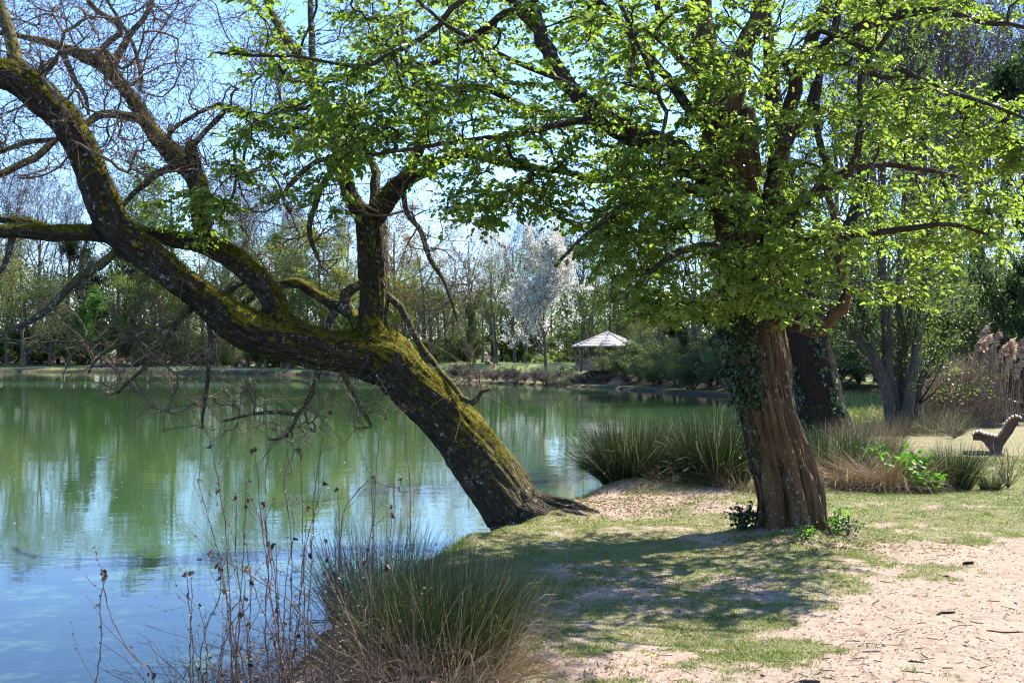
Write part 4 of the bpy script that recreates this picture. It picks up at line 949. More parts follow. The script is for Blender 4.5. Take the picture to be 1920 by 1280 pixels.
def plant(kind, px, py_top, D, label, group=None, var=0, wide=1.0, name=None, cat=None, zb=None, sink=0.0):
    H, ms = KINDS[kind][var % len(KINDS[kind])]
    x = (px - 960) / F * D
    z = float(height(np.array([x]), np.array([float(D)]))[0]) - sink if zb is None else zb
    top = CAMZ - (py_top - HY) / F * D
    s = max(0.2, (top - z) / (H * (1.0 if kind not in ('brush', 'shrub', 'bramblebush', 'pale') else .95)))
    bushy = kind in ('brush', 'shrub', 'bramblebush', 'pale', 'brownbrush')
    root = thing(name or ('shrub' if bushy else 'tree'), label, cat or ('shrub' if bushy else 'tree'), (x, D, z), group, rz=rngp.uniform(0, 6.28))
    root.scale = (s * wide, s * wide, s)
    if group: PLANTED.append((label, px, root))
    for nm, me_ in ms:
        o = link(nm, me_, root)
        if nm in ('twigs', 'crown'): o['kind'] = 'stuff'
    return root
rngp = np.random.RandomState(5)
WOOD = 'bare trees in the wood beyond the far bank'
WG = 'pale green trees in the wood beyond the far bank'
lb = 'tall leafless tree in the wood along the far bank'
lg = 'thinly leafed pale green tree in the wood along the far bank'
for i, (x, t, D) in enumerate([(-60, 350, 205), (25, 325, 200), (80, 350, 210), (130, 358, 190), (262, 395, 190), (225, 350, 200), (420, 340, 185), (470, 350, 170), (520, 375, 165), (560, 400, 180), (655, 400, 160), (700, 430, 170), (960, 425, 150), (1010, 415, 160),
        (1095, 400, 120), (1150, 380, 135), (1200, 360, 120), (1260, 340, 110), (1310, 340, 125), (1360, 330, 105), (1420, 330, 110), (1480, 300, 100), (940, 470, 130), (1060, 440, 140), (-120, 350, 190)]):
    plant('bare', x, t, D, lb, WOOD, var=i)
for i, (x, t, D) in enumerate([(-40, 440, 178), (50, 455, 176), (150, 450, 180), (290, 430, 182), (380, 440, 170), (440, 420, 160), (500, 440, 155), (545, 470, 150), (690, 460, 150), (780, 480, 140), (850, 470, 135), (930, 500, 118), (985, 480, 120), (1110, 480, 118), (1180, 460, 110), (1240, 440, 105), (1300, 420, 98), (1370, 430, 92), (1440, 420, 90), (810, 520, 128)]):
    plant('sage' if i % 3 else 'fresh', x, t, D, lg, WG, var=i, wide=1.15)
for i, (x, t, D, kd) in enumerate([(15, 500, 172, 'yellow'), (95, 520, 169, 'fresh'), (250, 510, 168, 'fresh'), (300, 490, 170, 'yellow'), (350, 520, 166, 'fresh'), (410, 505, 163, 'fresh'), (465, 520, 158, 'yellow'), (530, 510, 152, 'fresh'), (575, 530, 147, 'fresh'), (705, 530, 139, 'fresh'), (760, 520, 134, 'yellow'), (835, 530, 130, 'fresh'), (905, 545, 122, 'fresh'), (965, 540, 116, 'sage'), (1090, 540, 112, 'fresh'), (1140, 530, 106, 'fresh')]):
    plant(kd, x, t, D, 'bushy yellow-green tree in the wood along the far bank', 'low bushy trees beyond the far bank', var=i, wide=1.35)
plant('fresh', 330, 312, 185, 'tall rounded fresh-green tree showing behind the mossy fork at upper left', wide=1.3)
plant('yellow', 600, 425, 150, 'yellow-green tree seen between the mossy trunk fork and the far bank', wide=1.35)
plant('yellow', 640, 500, 146, 'small yellow-green tree close to the upright mossy stem', wide=1.2)
plant('russet', 745, 385, 140, 'russet budding tree just right of the upright mossy stem', wide=1.3)
plant('russet', 795, 440, 132, 'lower russet budding tree left of the paler blossom', wide=1.2)
plant('bloom', 880, 410, 124, 'tall pale blossoming tree behind the dark ivy column', var=1, wide=1.1)
plant('bloom', 925, 425, 128, 'pale white blossoming tree left of the bright blossom tree', var=1, wide=1.0)
plant('bloom', 1024, 462, 97, 'bright white blossom tree in full bloom left of the pavilion', name='blossom_tree', var=0, wide=.82)
plant('dark', 882, 556, 108, 'narrow dark ivy-covered tree left of the blossom', wide=.32)
plant('dark', 155, 420, 185, 'dark evergreen among the bare trees at left', wide=.7)
plant('dark', 240, 400, 186, 'dark ivy-laden tree beside the mossy main limb', wide=.7)
plant('sage', 42, 470, 163, 'pale layered-leaf tree at the water edge far left', wide=1.1)
plant('sage', 128, 500, 170, 'pale layered-leaf tree second from the left bank edge', wide=1.2, var=0)
plant('maple', 190, 545, 166, 'bright green maple-like tree on the left far bank', wide=1.1)
plant('maple', 665, 590, 140, 'small bright green tree behind the mossy fork', wide=1.2)
plant('fresh', 1062, 600, 150, 'sunlit yellow-green tree in the gap left of the pavilion', wide=1.4)
plant('fresh', 1040, 625, 160, 'low sunlit green tree far behind the blossom trunk', wide=1.6)
plant('sage', 1200, 560, 92, 'dark leafy tree covering the right end of the pavilion roof', wide=.8)
plant('dark', 1275, 600, 80, 'dark evergreen overhanging the far bank right of the pavilion', wide=1.1)
plant('dark', 1345, 570, 75, 'dark evergreen at the waterline just left of the large trunk', wide=1.1)
plant('sage', 1235, 545, 86, 'grey-green tree between the pavilion and the large trunk', wide=1.2, var=0)
plant('sage', 1310, 560, 79, 'grey-green tree behind the dark bank vegetation', wide=1.2, var=1)
# understorey
UG = 'shrubs of the shaded understorey on the far bank'
ul = 'low shrub in the shaded undergrowth on the far bank'
k = 0
for x, D in [(-90, 176), (-30, 182), (20, 190), (70, 180), (110, 186), (160, 178), (215, 182), (260, 176), (300, 172), (340, 178), (385, 170), (430, 168), (475, 160), (520, 157), (560, 160), (610, 150), (650, 148), (700, 142), (745, 138), (790, 134), (835, 133), (880, 128), (940, 135), (975, 128), (1100, 130), (1130, 126), (1160, 118), (1205, 112), (1250, 105), (1300, 100), (1340, 96), (1390, 90), (1430, 86), (1470, 82), (1520, 78), (1560, 74)]:
    plant(('brush', 'shrub', 'pale', 'shrub')[k % 4], x, 622 + rngp.uniform(-30, 26), D, ul, UG, var=k, wide=rngp.uniform(1.4, 2.2), sink=.9); k += 1
for x, t_, D in [(1165, 655, 88), (1200, 640, 86), (1235, 650, 82), (1265, 655, 78), (1300, 650, 75), (1330, 660, 73), (1365, 650, 71), (1400, 640, 70), (1440, 645, 69), (1225, 680, 80), (1290, 690, 74)]:
    plant('brush', x, t_, D, 'dense grey-green shrub overhanging the right far bank', 'bank shrubs right of the pavilion', var=k, wide=1.3); k += 1
plant('pale', 1048, 690, 87, 'small pale-green shrub at the waterline below the pavilion', wide=1.4)
plant('shrub', 992, 662, 108, 'yellow-green shrub right of the seated people', wide=1.0)
plant('shrub', 950, 665, 112, 'little green shrub just beside the seated people', wide=.8)
for x, t_, D in [(850, 684, 108), (872, 688, 105), (893, 690, 103), (912, 693, 101), (932, 690, 99), (950, 694, 97), (968, 692, 96), (985, 696, 94), (1003, 693, 93), (1022, 697, 91), (880, 700, 101.5), (925, 702, 98), (965, 704, 94), (1075, 692, 90), (1095, 694, 89), (1120, 692, 88.5), (1138, 694, 88), (1175, 695, 86.5)]:
    plant('brownbrush', x, t_ + (rngp.uniform(-12, 6) if x < 1050 else 7), D, 'low tangled leafless brush on the raised bank by the pavilion', 'brush on the raised bank', var=k, wide=rngp.uniform(1.1, 1.9)); k += 1
# right-hand side wood beyond the inlet
for i, (x, t_, D) in enumerate([(1560, 60, 88), (1610, -60, 80), (1650, -40, 84), (1700, -120, 78), (1745, -30, 82), (1790, -120, 74), (1835, -60, 76), (1880, 20, 70), (1940, -60, 66), (2000, 0, 64), (1720, 60, 95), (1820, 80, 95)]):
    plant('bare', x, t_, D, 'tall leafless tree in the wood behind the inlet at right', 'bare trees at the right', var=i, wide=.8)
for i, (x, t_, D) in enumerate([(1560, 470, 72), (1615, 430, 70), (1660, 400, 66), (1710, 380, 62), (1765, 400, 58), (1815, 390, 56), (1860, 420, 54), (1780, 470, 52), (1720, 500, 56), (1930, 420, 50)]):
    plant('fresh' if i % 2 else 'sage', x, t_, D, 'small-leafed light green tree behind the reeds at right', 'light green trees behind the reeds', var=i, wide=1.2)
for i, (x, t_, D) in enumerate([(1575, 640, 66), (1610, 640, 67), (1650, 620, 66), (1690, 600, 62), (1740, 590, 58), (1785, 580, 52), (1830, 560, 48), (1880, 560, 46), (1760, 650, 48), (1930, 560, 44)]):
    plant('brush', x, t_, D, 'twiggy green shrub behind the dry reeds', 'shrubs behind the reeds', var=i, wide=1.5)
plant('dark', 1945, 20, 40, 'tall dark ivy-draped tree at the right edge', wide=.52, name='ivy_draped_tree')
plant('dark', 2000, 320, 38, 'second dark evergreen mass at the right edge', wide=.9)
for i, (x, t_, D) in enumerate([(1872, 705, 39), (1900, 690, 39.5), (1935, 680, 39), (1850, 720, 40), (1970, 670, 38)]):
    plant('bramblebush', x, t_, D, 'dark bramble thicket behind the curved wooden lounger', 'bramble thicket', var=i, wide=1.25)

# the deep wood behind everything: reads as one mass
rng = np.random.RandomState(77)
def mass(name, n, ang0, ang1, D0, D1, ztop, mat, lsz, label):
    a_ = rng.uniform(ang0, ang1, n); D_ = rng.uniform(D0, D1, n)
    x = a_ * D_; zt = ztop(a_ * F + 960)
    z = 1.0 + (rng.rand(n) ** .8) * zt * (.75 + .5 * fbm(a_ * 30, D_ * .05, 3))
    C = np.stack([x, D_, z], 1)
    gl = leaves(C, rvec(rng, n), rvec(rng, n), rng.uniform(lsz * .6, lsz * 1.3, n), rng, wid=.8, hexa=False)
    nt_ = 160; a2 = rng.uniform(ang0, ang1, nt_); D2_ = rng.uniform(D0, D1, nt_)
    u = np.linspace(0, 1, 5)[None, :, None]
    Pt = np.stack([a2 * D2_, D2_, 0 * a2], 1)[:, None, :] + u * np.stack([rng.normal(size=nt_) * .8, rng.normal(size=nt_) * .8, ztop(a2 * F + 960) * 1.05], 1)[:, None, :]
    root = thing(name, label, 'wood', (0, 0, 0)); root['kind'] = 'stuff'
    o = link('foliage', gl.mesh(name, mat), root); o['kind'] = 'stuff'
    o = link('trunks', tubes(Pt, np.linspace(.22, .06, 5)[None].repeat(nt_, 0), 5).mesh(name + '_trunks', M['farbark']), root); o['kind'] = 'stuff'
mass('distant_wood', 90000, -.75, .12, 215, 260, lambda px: np.interp(px, [-500, 0, 700, 900, 1300], [19, 19, 15, 14, 15]), M['f_sage'], .55, 'deep shaded wood closing the view behind the far bank trees')
mass('distant_wood', 45000, .02, .75, 118, 160, lambda px: np.interp(px, [1000, 1100, 1200, 1500, 2200], [1.5, 2.5, 8, 12, 14]), M['f_sage'], .4, 'deep shaded wood closing the view at the right')

from collections import defaultdict
_z = defaultdict(list)
for lab_, px_, r_ in PLANTED:
    _z[(lab_, next(n_ for m_, n_ in ZONES if px_ < m_ or m_ == 9999))].append((px_, r_))
for (lab_, zn_), L_ in _z.items():
    L_.sort(key=lambda t_: t_[0])
    short = lab_.replace(' in the wood along the far bank', ' in far wood').replace('thinly leafed', 'thin-leafed').replace(' in the shaded undergrowth on the far bank', ' in far undergrowth').replace(' in the wood behind the inlet at right', ' beyond the inlet').replace(' on the raised bank by the pavilion', ' on the raised bank').replace(' behind the curved wooden lounger', '').replace(' overhanging the right far bank', ' over the far bank').replace(' behind the reeds at right', '').replace(' behind the dry reeds', '')
    for i_, (_, r_) in enumerate(L_):
        r_['label'] = short + ', ' + ((ORD[i_] + ' from left, ') if len(L_) > 1 else '') + zn_

# ------------------------------------------------------------------ small geometry helpers
def box(g, c, s, rot=None):
    c = np.asarray(c, float); s = np.asarray(s, float) / 2
    v = np.array([[x, y, z] for x in (-1, 1) for y in (-1, 1) for z in (-1, 1)], float) * s
    if rot is not None: v = v @ np.asarray(rot).T
    g.add(v + c, [np.array([[0, 1, 3, 2], [4, 6, 7, 5], [0, 4, 5, 1], [2, 3, 7, 6], [0, 2, 6, 4], [1, 5, 7, 3]])])
def Rz(a): return np.array([[math.cos(a), -math.sin(a), 0], [math.sin(a), math.cos(a), 0], [0, 0, 1]])
def bar(g, a, b, w, h=None):
    a = np.asarray(a, float); b = np.asarray(b, float); d = b - a; L = np.linalg.norm(d); d /= L
    s = np.cross(d, [0, 0, 1.0]); s = s / np.linalg.norm(s) if np.linalg.norm(s) > 1e-4 else np.array([1.0, 0, 0]); u = np.cross(s, d)
    box(g, (a + b) / 2, (L, w, h or w), np.stack([d, s, u], 1))
def gz_at(x, y): return float(height(np.array([float(x)]), np.array([float(y)]))[0])
M['wood'] = plain_mat('weathered_wood', (0.14, 0.085, 0.05), (0.27, 0.18, 0.11), 5, .75, (1, 1, 1))
M['wooddark'] = plain_mat('dark_rusty_wood', (0.035, 0.018, 0.012), (0.10, 0.05, 0.03), 9, .7, (1, 1, 1))
M['slat'] = plain_mat('pale_worn_slat', (0.24, 0.16, 0.115), (0.42, 0.31, 0.24), 14, .7)
M['roof'] = plain_mat('bleached_shingle', (0.42, 0.36, 0.32), (0.62, 0.55, 0.50), 3, .8)
M['tealpaint'] = plain_mat('blue_green_paint', (0.02, 0.06, 0.06), (0.04, 0.10, 0.11), 5, .5)

# ------------------------------------------------------------------ pavilion on the far bank
GD = 93.0; gxc = (1139 - 960) / F * GD; gzb = CAMZ - (686 - HY) / F * GD
W_ = 5.75; eave = CAMZ - (649 - HY) / F * GD - gzb; apex = CAMZ - (623 - HY) / F * GD - gzb
pav = thing('pavilion', 'open octagonal wooden pavilion with a bleached shingle roof on the far bank', 'pavilion', (gxc, GD, gzb))
nsd = 8; an0 = np.arange(nsd) * 2 * np.pi / nsd + np.pi / 8 + .12
R0_ = W_ / 2 / math.cos(math.pi / 8) * .97
for k in range(nsd):
    g = Geo(); a0, a1 = an0[k], an0[(k + 1) % nsd]; rows = 9
    for r_ in range(rows):           # overlapping shingle courses
        f0 = r_ / rows; f1 = (r_ + 1) / rows
        def pt(a_, f, dz=0): rr_ = R0_ * (1 - f) + .12 * f; return [rr_ * math.cos(a_), rr_ * math.sin(a_), eave + (apex - eave) * f + dz]
        v = np.array([pt(a0, f0, .035), pt(a1, f0, .035), pt(a1, f1, 0), pt(a0, f1, 0), pt(a0, f0, -.01), pt(a1, f0, -.01), pt(a1, f1, -.045), pt(a0, f1, -.045)])
        g.add(v, [np.array([[0, 1, 2, 3], [7, 6, 5, 4], [4, 5, 1, 0], [6, 7, 3, 2], [5, 6, 2, 1], [7, 4, 0, 3]])])
    link('roof_panel', g.mesh('roof_panel', M['roof']), pav)
    g = Geo(); bar(g, [R0_ * math.cos(a0), R0_ * math.sin(a0), eave + .05], [.1 * math.cos(a0), .1 * math.sin(a0), apex + .05], .09, .05); link('ridge_cap', g.mesh('ridge_cap', M['roof']), pav)
    g = Geo(); bar(g, [R0_ * .985 * math.cos(a0), R0_ * .985 * math.sin(a0), eave - .07], [R0_ * .985 * math.cos(a1), R0_ * .985 * math.sin(a1), eave - .07], .06, .13); link('eave_board', g.mesh('eave_board', M['wood']), pav)
    rp = R0_ * .86
    g = Geo(); box(g, [rp * math.cos(a0), rp * math.sin(a0), eave / 2 - .25], [.14, .14, eave + .45], Rz(a0)); link('post', g.mesh('post', M['wood']), pav)
    if k not in (1,):
        g = Geo(); e0 = np.array([rp * math.cos(a0), rp * math.sin(a0), 0]); e1 = np.array([rp * math.cos(a1), rp * math.sin(a1), 0])
        bar(g, e0 + [0, 0, .62], e1 + [0, 0, .62], .06, .08); bar(g, e0 + [0, 0, .1], e1 + [0, 0, .1], .05, .06)
        mid = (e0 + e1) / 2
        for p_, q_ in ((e0, mid), (mid, e1)):
            bar(g, p_ + [0, 0, .12], q_ + [0, 0, .6], .035); bar(g, p_ + [0, .0, .6], q_ + [0, 0, .12], .03)
        link('railing', g.mesh('railing', M['wood']), pav)
g = Geo(); tubes(np.array([[[0, 0, -.35], [0, 0, .0], [0, 0, .02]]]), np.array([[R0_ * .9, R0_ * .9, R0_ * .9]]), 8, g); link('floor', g.mesh('floor', M['wood']), pav)
g = Geo(); tubes(np.array([[[0, 0, apex - .05], [0, 0, apex + .1], [0, 0, apex + .14]]]), np.array([[.16, .13, .05]]), 8, g); link('cap', g.mesh('cap', M['roof']), pav)

def picnic_table(x, y, z, rz, label, mat, s=.75):
    root = thing('picnic_table', label, 'table', (x, y, z), rz=rz, sc=s)
    for j in range(5):
        g = Geo(); box(g, [0, -.32 + .16 * j, .74], [1.8, .145, .04]); link('plank', g.mesh('plank', mat), root)
    for sgn_ in (-1, 1):
        g = Geo(); box(g, [0, sgn_ * .72, .44], [1.8, .26, .04]); link('seat', g.mesh('seat', mat), root)
        g = Geo(); bar(g, [sgn_ * .65, -.72, 0], [sgn_ * .65, -.22, .7], .08); bar(g, [sgn_ * .65, .72, 0], [sgn_ * .65, .22, .7], .08); bar(g, [sgn_ * .65 + .045, -.8, .38], [sgn_ * .65 + .045, .8, .38], .08)
        link('trestle', g.mesh('trestle', mat), root)
    return root
tx = (1064 - 960) / F * 97; picnic_table(tx, 97, gz_at(tx, 97), .2, 'blue-green picnic table on the grass left of the pavilion', M['tealpaint'])
picnic_table(gxc - .6, GD + .1, gzb + .02, .5, 'dark picnic table under the pavilion roof at left', M['wooddark'], .62)
picnic_table(gxc + 1.2, GD - .2, gzb + .02, -.3, 'reddish picnic table under the pavilion roof at right', M['wood'], .62)
# log steps down the bank to the water
st_ = thing('log_steps', 'log-edged steps cut into the far bank below the pavilion', 'steps', (0, 0, 0))
for j in range(8):
    D_ = 84.8 + j * .8; x_ = (1158 + j * 2.6 - 960) / F * D_
    g = Geo(); box(g, [x_, D_, gz_at(x_, D_) + .07], [1.5, .22, .2]); link('step', g.mesh('step', M['wood']), st_)

# ------------------------------------------------------------------ people seated far off
def person(x, y, z, rz, s, top, skin, hair, label, lean=0.15):
    root = thing('person', label, 'person', (x, y, z), rz=rz, sc=s)
    me_ = bpy.data.meshes.new('b')
    J = {'pelvis': (0, 0, .12), 'waist': (0, .03, .28), 'chest': (0, .06 + lean * .2, .48), 'neck': (0, .03 + lean * .3, .62), 'head': (0, .0 + lean * .3, .74), 'crown': (0, .0 + lean * .3, .86),
         'ls': (-.17, .05 + lean * .2, .56), 'le': (-.24, -.1, .36), 'lh': (-.1, -.3, .34), 'rs': (.17, .05 + lean * .2, .56), 're': (.24, -.1, .36), 'rh': (.1, -.3, .34),
         'lk': (-.13, -.36, .42), 'la': (-.12, -.56, .06), 'lt': (-.12, -.72, .04), 'rk': (.13, -.36, .42), 'ra': (.12, -.56, .06), 'rt': (.12, -.72, .04)}
    rad_ = {'pelvis': .15, 'waist': .13, 'chest': .15, 'neck': .055, 'head': .095, 'crown': .07, 'ls': .07, 'le': .048, 'lh': .035, 'rs': .07, 're': .048, 'rh': .035, 'lk': .07, 'la': .045, 'lt': .03, 'rk': .07, 'ra': .045, 'rt': .03}
    E = [('pelvis', 'waist'), ('waist', 'chest'), ('chest', 'neck'), ('neck', 'head'), ('head', 'crown'), ('chest', 'ls'), ('ls', 'le'), ('le', 'lh'), ('chest', 'rs'), ('rs', 're'), ('re', 'rh'), ('pelvis', 'lk'), ('lk', 'la'), ('la', 'lt'), ('pelvis', 'rk'), ('rk', 'ra'), ('ra', 'rt')]
    ks = list(J); me_.from_pydata([J[k] for k in ks], [(ks.index(a_), ks.index(b_)) for a_, b_ in E], [])
    o = bpy.data.objects.new('b', me_); COL.objects.link(o)
    mod = o.modifiers.new('s', 'SKIN')
    for i_, k_ in enumerate(ks): me_.skin_vertices[0].data[i_].radius = (rad_[k_], rad_[k_]); me_.skin_vertices[0].data[i_].use_root = (k_ == 'pelvis')
    ss = o.modifiers.new('u', 'SUBSURF'); ss.levels = 1
    b_ = bpy.data.meshes.new_from_object(o.evaluated_get(bpy.context.evaluated_depsgraph_get())); bpy.data.objects.remove(o)
    b_.materials.clear()
    for m_ in (skin, top, M['jeans']): b_.materials.append(m_)
    for p_ in b_.polygons:
        c_ = p_.center
        p_.material_index = 2 if (c_.z < .2 or c_.y < -.16 and abs(c_.x) > .05 and c_.z < .5 and not (c_.y < -.2 and c_.z > .3 and abs(c_.x) < .1)) else (1 if c_.z < .6 else 0)
    link('body', b_, root)
    g = Geo(); hp = np.array([[[0, .02 + lean * .3, .72], [0, .015 + lean * .3, .8], [0, .01 + lean * .3, .88], [0, .01 + lean * .3, .925]]]); tubes(hp, np.array([[.105, .125, .10, .03]]), 8, g)
    link('hair', g.mesh('hair', hair), root)
def solid(name, c): return plain_mat(name, c, tuple(min(1, v * 1.25) for v in c), 20, .8)
M['jeans'] = solid('dark_trousers', (.02, .025, .04)); skin1 = solid('skin', (.45, .27, .19)); hair1 = solid('dark_hair', (.02, .013, .01)); hair2 = solid('grey_cap', (.12, .13, .14))
xx = (913 - 960) / F * 112; person(xx, 112, gz_at(xx, 112), .3, .95, solid('dark_top', (.05, .035, .045)), skin1, hair2, 'distant person sitting on the grass in a dark top, left one of the two')
xx = (926 - 960) / F * 109; person(xx, 109, gz_at(xx, 109), -.3, .72, solid('orange_top', (.5, .2, .1)), skin1, hair1, 'distant small person sitting on the grass in an orange-toned top, right one of the two')
xx = gxc - 1.3; person(xx, GD - .3, gzb + .02, .8, .8, solid('black_top', (.015, .015, .02)), skin1, hair1, 'dark-clothed person seated under the pavilion near its left post')

# ------------------------------------------------------------------ curved wooden lounger
rng = np.random.RandomState(31)
BD = 24.6; sc_ = BD / F
prof_px = [(505, 762), (506, 690), (530, 655), (570, 622), (640, 618), (700, 650), (960, 705), (1010, 650), (1060, 580), (1100, 470), (1160, 380), (1220, 318), (1290, 285), (1360, 300), (1400, 345), (1375, 362), (1330, 350), (1325, 420), (1240, 590), (1130, 760), (1060, 880), (1040, 1035), (850, 1040), (790, 920), (700, 800), (650, 768), (580, 765)]
pp = np.array([((1780 + a_ / 10.66 - 1868) * sc_, -(750 + b_ / 10.66 - 848) * sc_) for a_, b_ in prof_px])
bx = (1868 - 960) * sc_; bz = gz_at(bx, BD) - .02
lounger = thing('lounger', 'curved rusty-brown wooden lounger with pale slats on the grass at right', 'bench', (bx, BD, bz), rz=-math.atan2(bx, BD))
def panel(y):
    g = Geo(); n = len(pp); th_ = .05
    v = np.array([[p_[0], y - th_ / 2, p_[1]] for p_ in pp] + [[p_[0], y + th_ / 2, p_[1]] for p_ in pp])
    from mathutils.geometry import tessellate_polygon
    tr_ = np.array(tessellate_polygon([[Vector((p_[0], p_[1], 0)) for p_ in pp]]))
    sd = np.array([[i, (i + 1) % n, n + (i + 1) % n, n + i] for i in range(n)])
    g.add(v, [sd, tr_, tr_[:, ::-1] + n]); return g
for y_ in (0.0, .62): link('side_panel', panel(y_).mesh('side_panel', M['wooddark']), lounger)
top = np.array([pp[i] for i in (1, 2, 3, 4, 5, 6, 7, 8, 9, 10, 11, 12, 13, 14)])
cs = np.concatenate([[0], np.cumsum(np.linalg.norm(np.diff(top, axis=0), axis=1))])
slat_me = None
for s_ in np.arange(.03, cs[-1], .075):
    x_, z_ = np.interp(s_, cs, top[:, 0]), np.interp(s_, cs, top[:, 1]); x2, z2 = np.interp(s_ + .02, cs, top[:, 0]), np.interp(s_ + .02, cs, top[:, 1])
    if slat_me is None:
        g = Geo(); box(g, [0, 0, 0], [.055, .76, .028]); slat_me = g.mesh('slat', M['slat'])
    o = link('slat', slat_me, lounger); a_ = math.atan2(z2 - z_, x2 - x_)
    o.location = (x_ - math.sin(a_) * .017, .31, z_ + math.cos(a_) * .017); o.rotation_euler = (0, -a_, 0)

# ------------------------------------------------------------------ rush tussocks
def tussock_geo(rng, n, h, rad, lean=(5, 45), droop=.5, w=.0035, K=6, dry=.2):
    a_ = rng.uniform(0, 2 * np.pi, n); rr_ = rad * np.sqrt(rng.rand(n)) * .5
    base = np.stack([rr_ * np.cos(a_), rr_ * np.sin(a_), -.02 + 0 * a_], 1)
    lean_ = np.radians(lean[0] + (lean[1] - lean[0]) * rng.rand(n) ** 1.2)
    a2 = a_ + rng.normal(size=n) * .5
    d = np.stack([np.sin(lean_) * np.cos(a2), np.sin(lean_) * np.sin(a2), np.cos(lean_)], 1)
    L = h * rng.uniform(.6, 1.15, n); out = [base]; st = (L / (K - 1))[:, None]
    dr = (droop * rng.rand(n) ** 2)[:, None] / (K - 1) * np.array([0, 0, -1.0])
    for k in range(K - 1):
        d = nrm(d + dr * (k + 1) * (.4 + np.hypot(d[:, :1], d[:, 1:2])) + rng.normal(size=d.shape) * .015); out.append(out[-1] + d * st)
    Pt = np.stack(out, 1); Rr = w * np.linspace(1, .25, K)[None] * rng.uniform(.7, 1.2, n)[:, None]
    rnd = rng.rand(n) * (1 - dry) + dry * (rng.rand(n) > .5) * rng.rand(n)
    rnd = np.where(rng.rand(n) < dry, rng.uniform(.85, 1, n), rng.uniform(0, .8, n))
    return Pt, Rr, rnd
def tussock(name, px, D, h, rad, n, label, mat='rush', group=None, zoff=0, **kw):
    x = (px - 960) / F * D; z = gz_at(x, D)
    Pt, Rr, rnd = tussock_geo(rng, n, h, rad, **kw)
    g = ribbons(Pt, Rr, rng, rnd=rnd)
    o = link(name, g.mesh(name, M[mat])); o.location = (x, D, z + zoff)
    tag(o, label, 'grass tussock', group); return o
tussock('rush_tussock', 1183, 18.9, 1.05, .95, 5200, 'large green rush tussock at the water edge, left of the pair', lean=(2, 56), dry=.09, droop=.35, w=.004)
tussock('rush_tussock', 1342, 18.6, 1.15, .85, 5200, 'large green rush tussock directly left of the big brown trunk', lean=(2, 50), dry=.08, droop=.35, w=.004)
tussock('dry_rush_tussock', 1262, 18.4, .55, .8, 900, 'low flattened straw between the two large rush tussocks', mat='deadrush', lean=(30, 88), dry=.4, droop=1.0)
tussock('dry_rush_tussock', 1395, 18.0, .55, .7, 700, 'dry bent straw at the left foot of the big trunk', mat='deadrush', lean=(20, 88), dry=.5, droop=1.2)
tussock('rush_tussock', 1560, 20.0, .95, 1.0, 2600, 'green rush tussock just right of the big brown trunk', lean=(2, 60), dry=.12, w=.004)
tussock('dry_rush_tussock', 1590, 18.9, 1.0, 1.0, 2400, 'flopped reddish-brown rush tussock right of the big trunk', mat='deadrush', lean=(40, 85), dry=.25, droop=.8, w=.004)
tussock('dry_rush_tussock', 1665, 18.6, .9, .9, 2000, 'flopped brown rush tussock beside the bright bramble', mat='deadrush', lean=(40, 85), dry=.25, droop=.8, w=.004)
tussock('rush_tussock', 1640, 20.5, .8, .9, 1500, 'green rush tussock behind the flopped brown ones', lean=(5, 65), dry=.15)
tussock('rush_tussock', 1788, 18.6, .72, .55, 1300, 'small neat green rush tussock right of the bright bramble', lean=(2, 40), dry=.06, w=.004)
tussock('rush_tussock', 1857, 18.3, .30, .3, 350, 'tiny green tussock at the edge of the grass at right', lean=(2, 45), dry=.05)
tussock('rush_tussock', 1620, 25, .8, 1.2, 1300, 'straw-coloured tussock at the foot of the ivy-speckled trunk', mat='deadrush', lean=(5, 70), dry=.3)
tussock('rush_tussock', 1745, 31, .8, 1.6, 1300, 'grassy tuft at the base of the many-stemmed tree', lean=(5, 70), dry=.3)
tussock('rush_tussock', 1660, 30.5, .7, 1.2, 900, 'pale tuft left of the many-stemmed tree base', mat='deadrush', lean=(5, 70), dry=.3)
# foreground tussock at the bank edge, out of focus
tussock('rush_tussock', 815, 8.0, .76, 1.0, 3800, 'big dark green rush tussock in the foreground at the water edge', lean=(1, 36), dry=.03, droop=.5, w=.0020, K=8)
tussock('dry_rush_tussock', 830, 7.6, .8, 1.1, 1700, 'bent brown blades mixed into the foreground tussock', mat='deadrush', lean=(15, 78), dry=.22, droop=2.8, w=.0024, K=9)
tussock('rush_tussock', 705, 9.3, .85, .7, 1500, 'thinner rush tussock left of the big foreground one', lean=(1, 40), dry=.04, w=.0024)

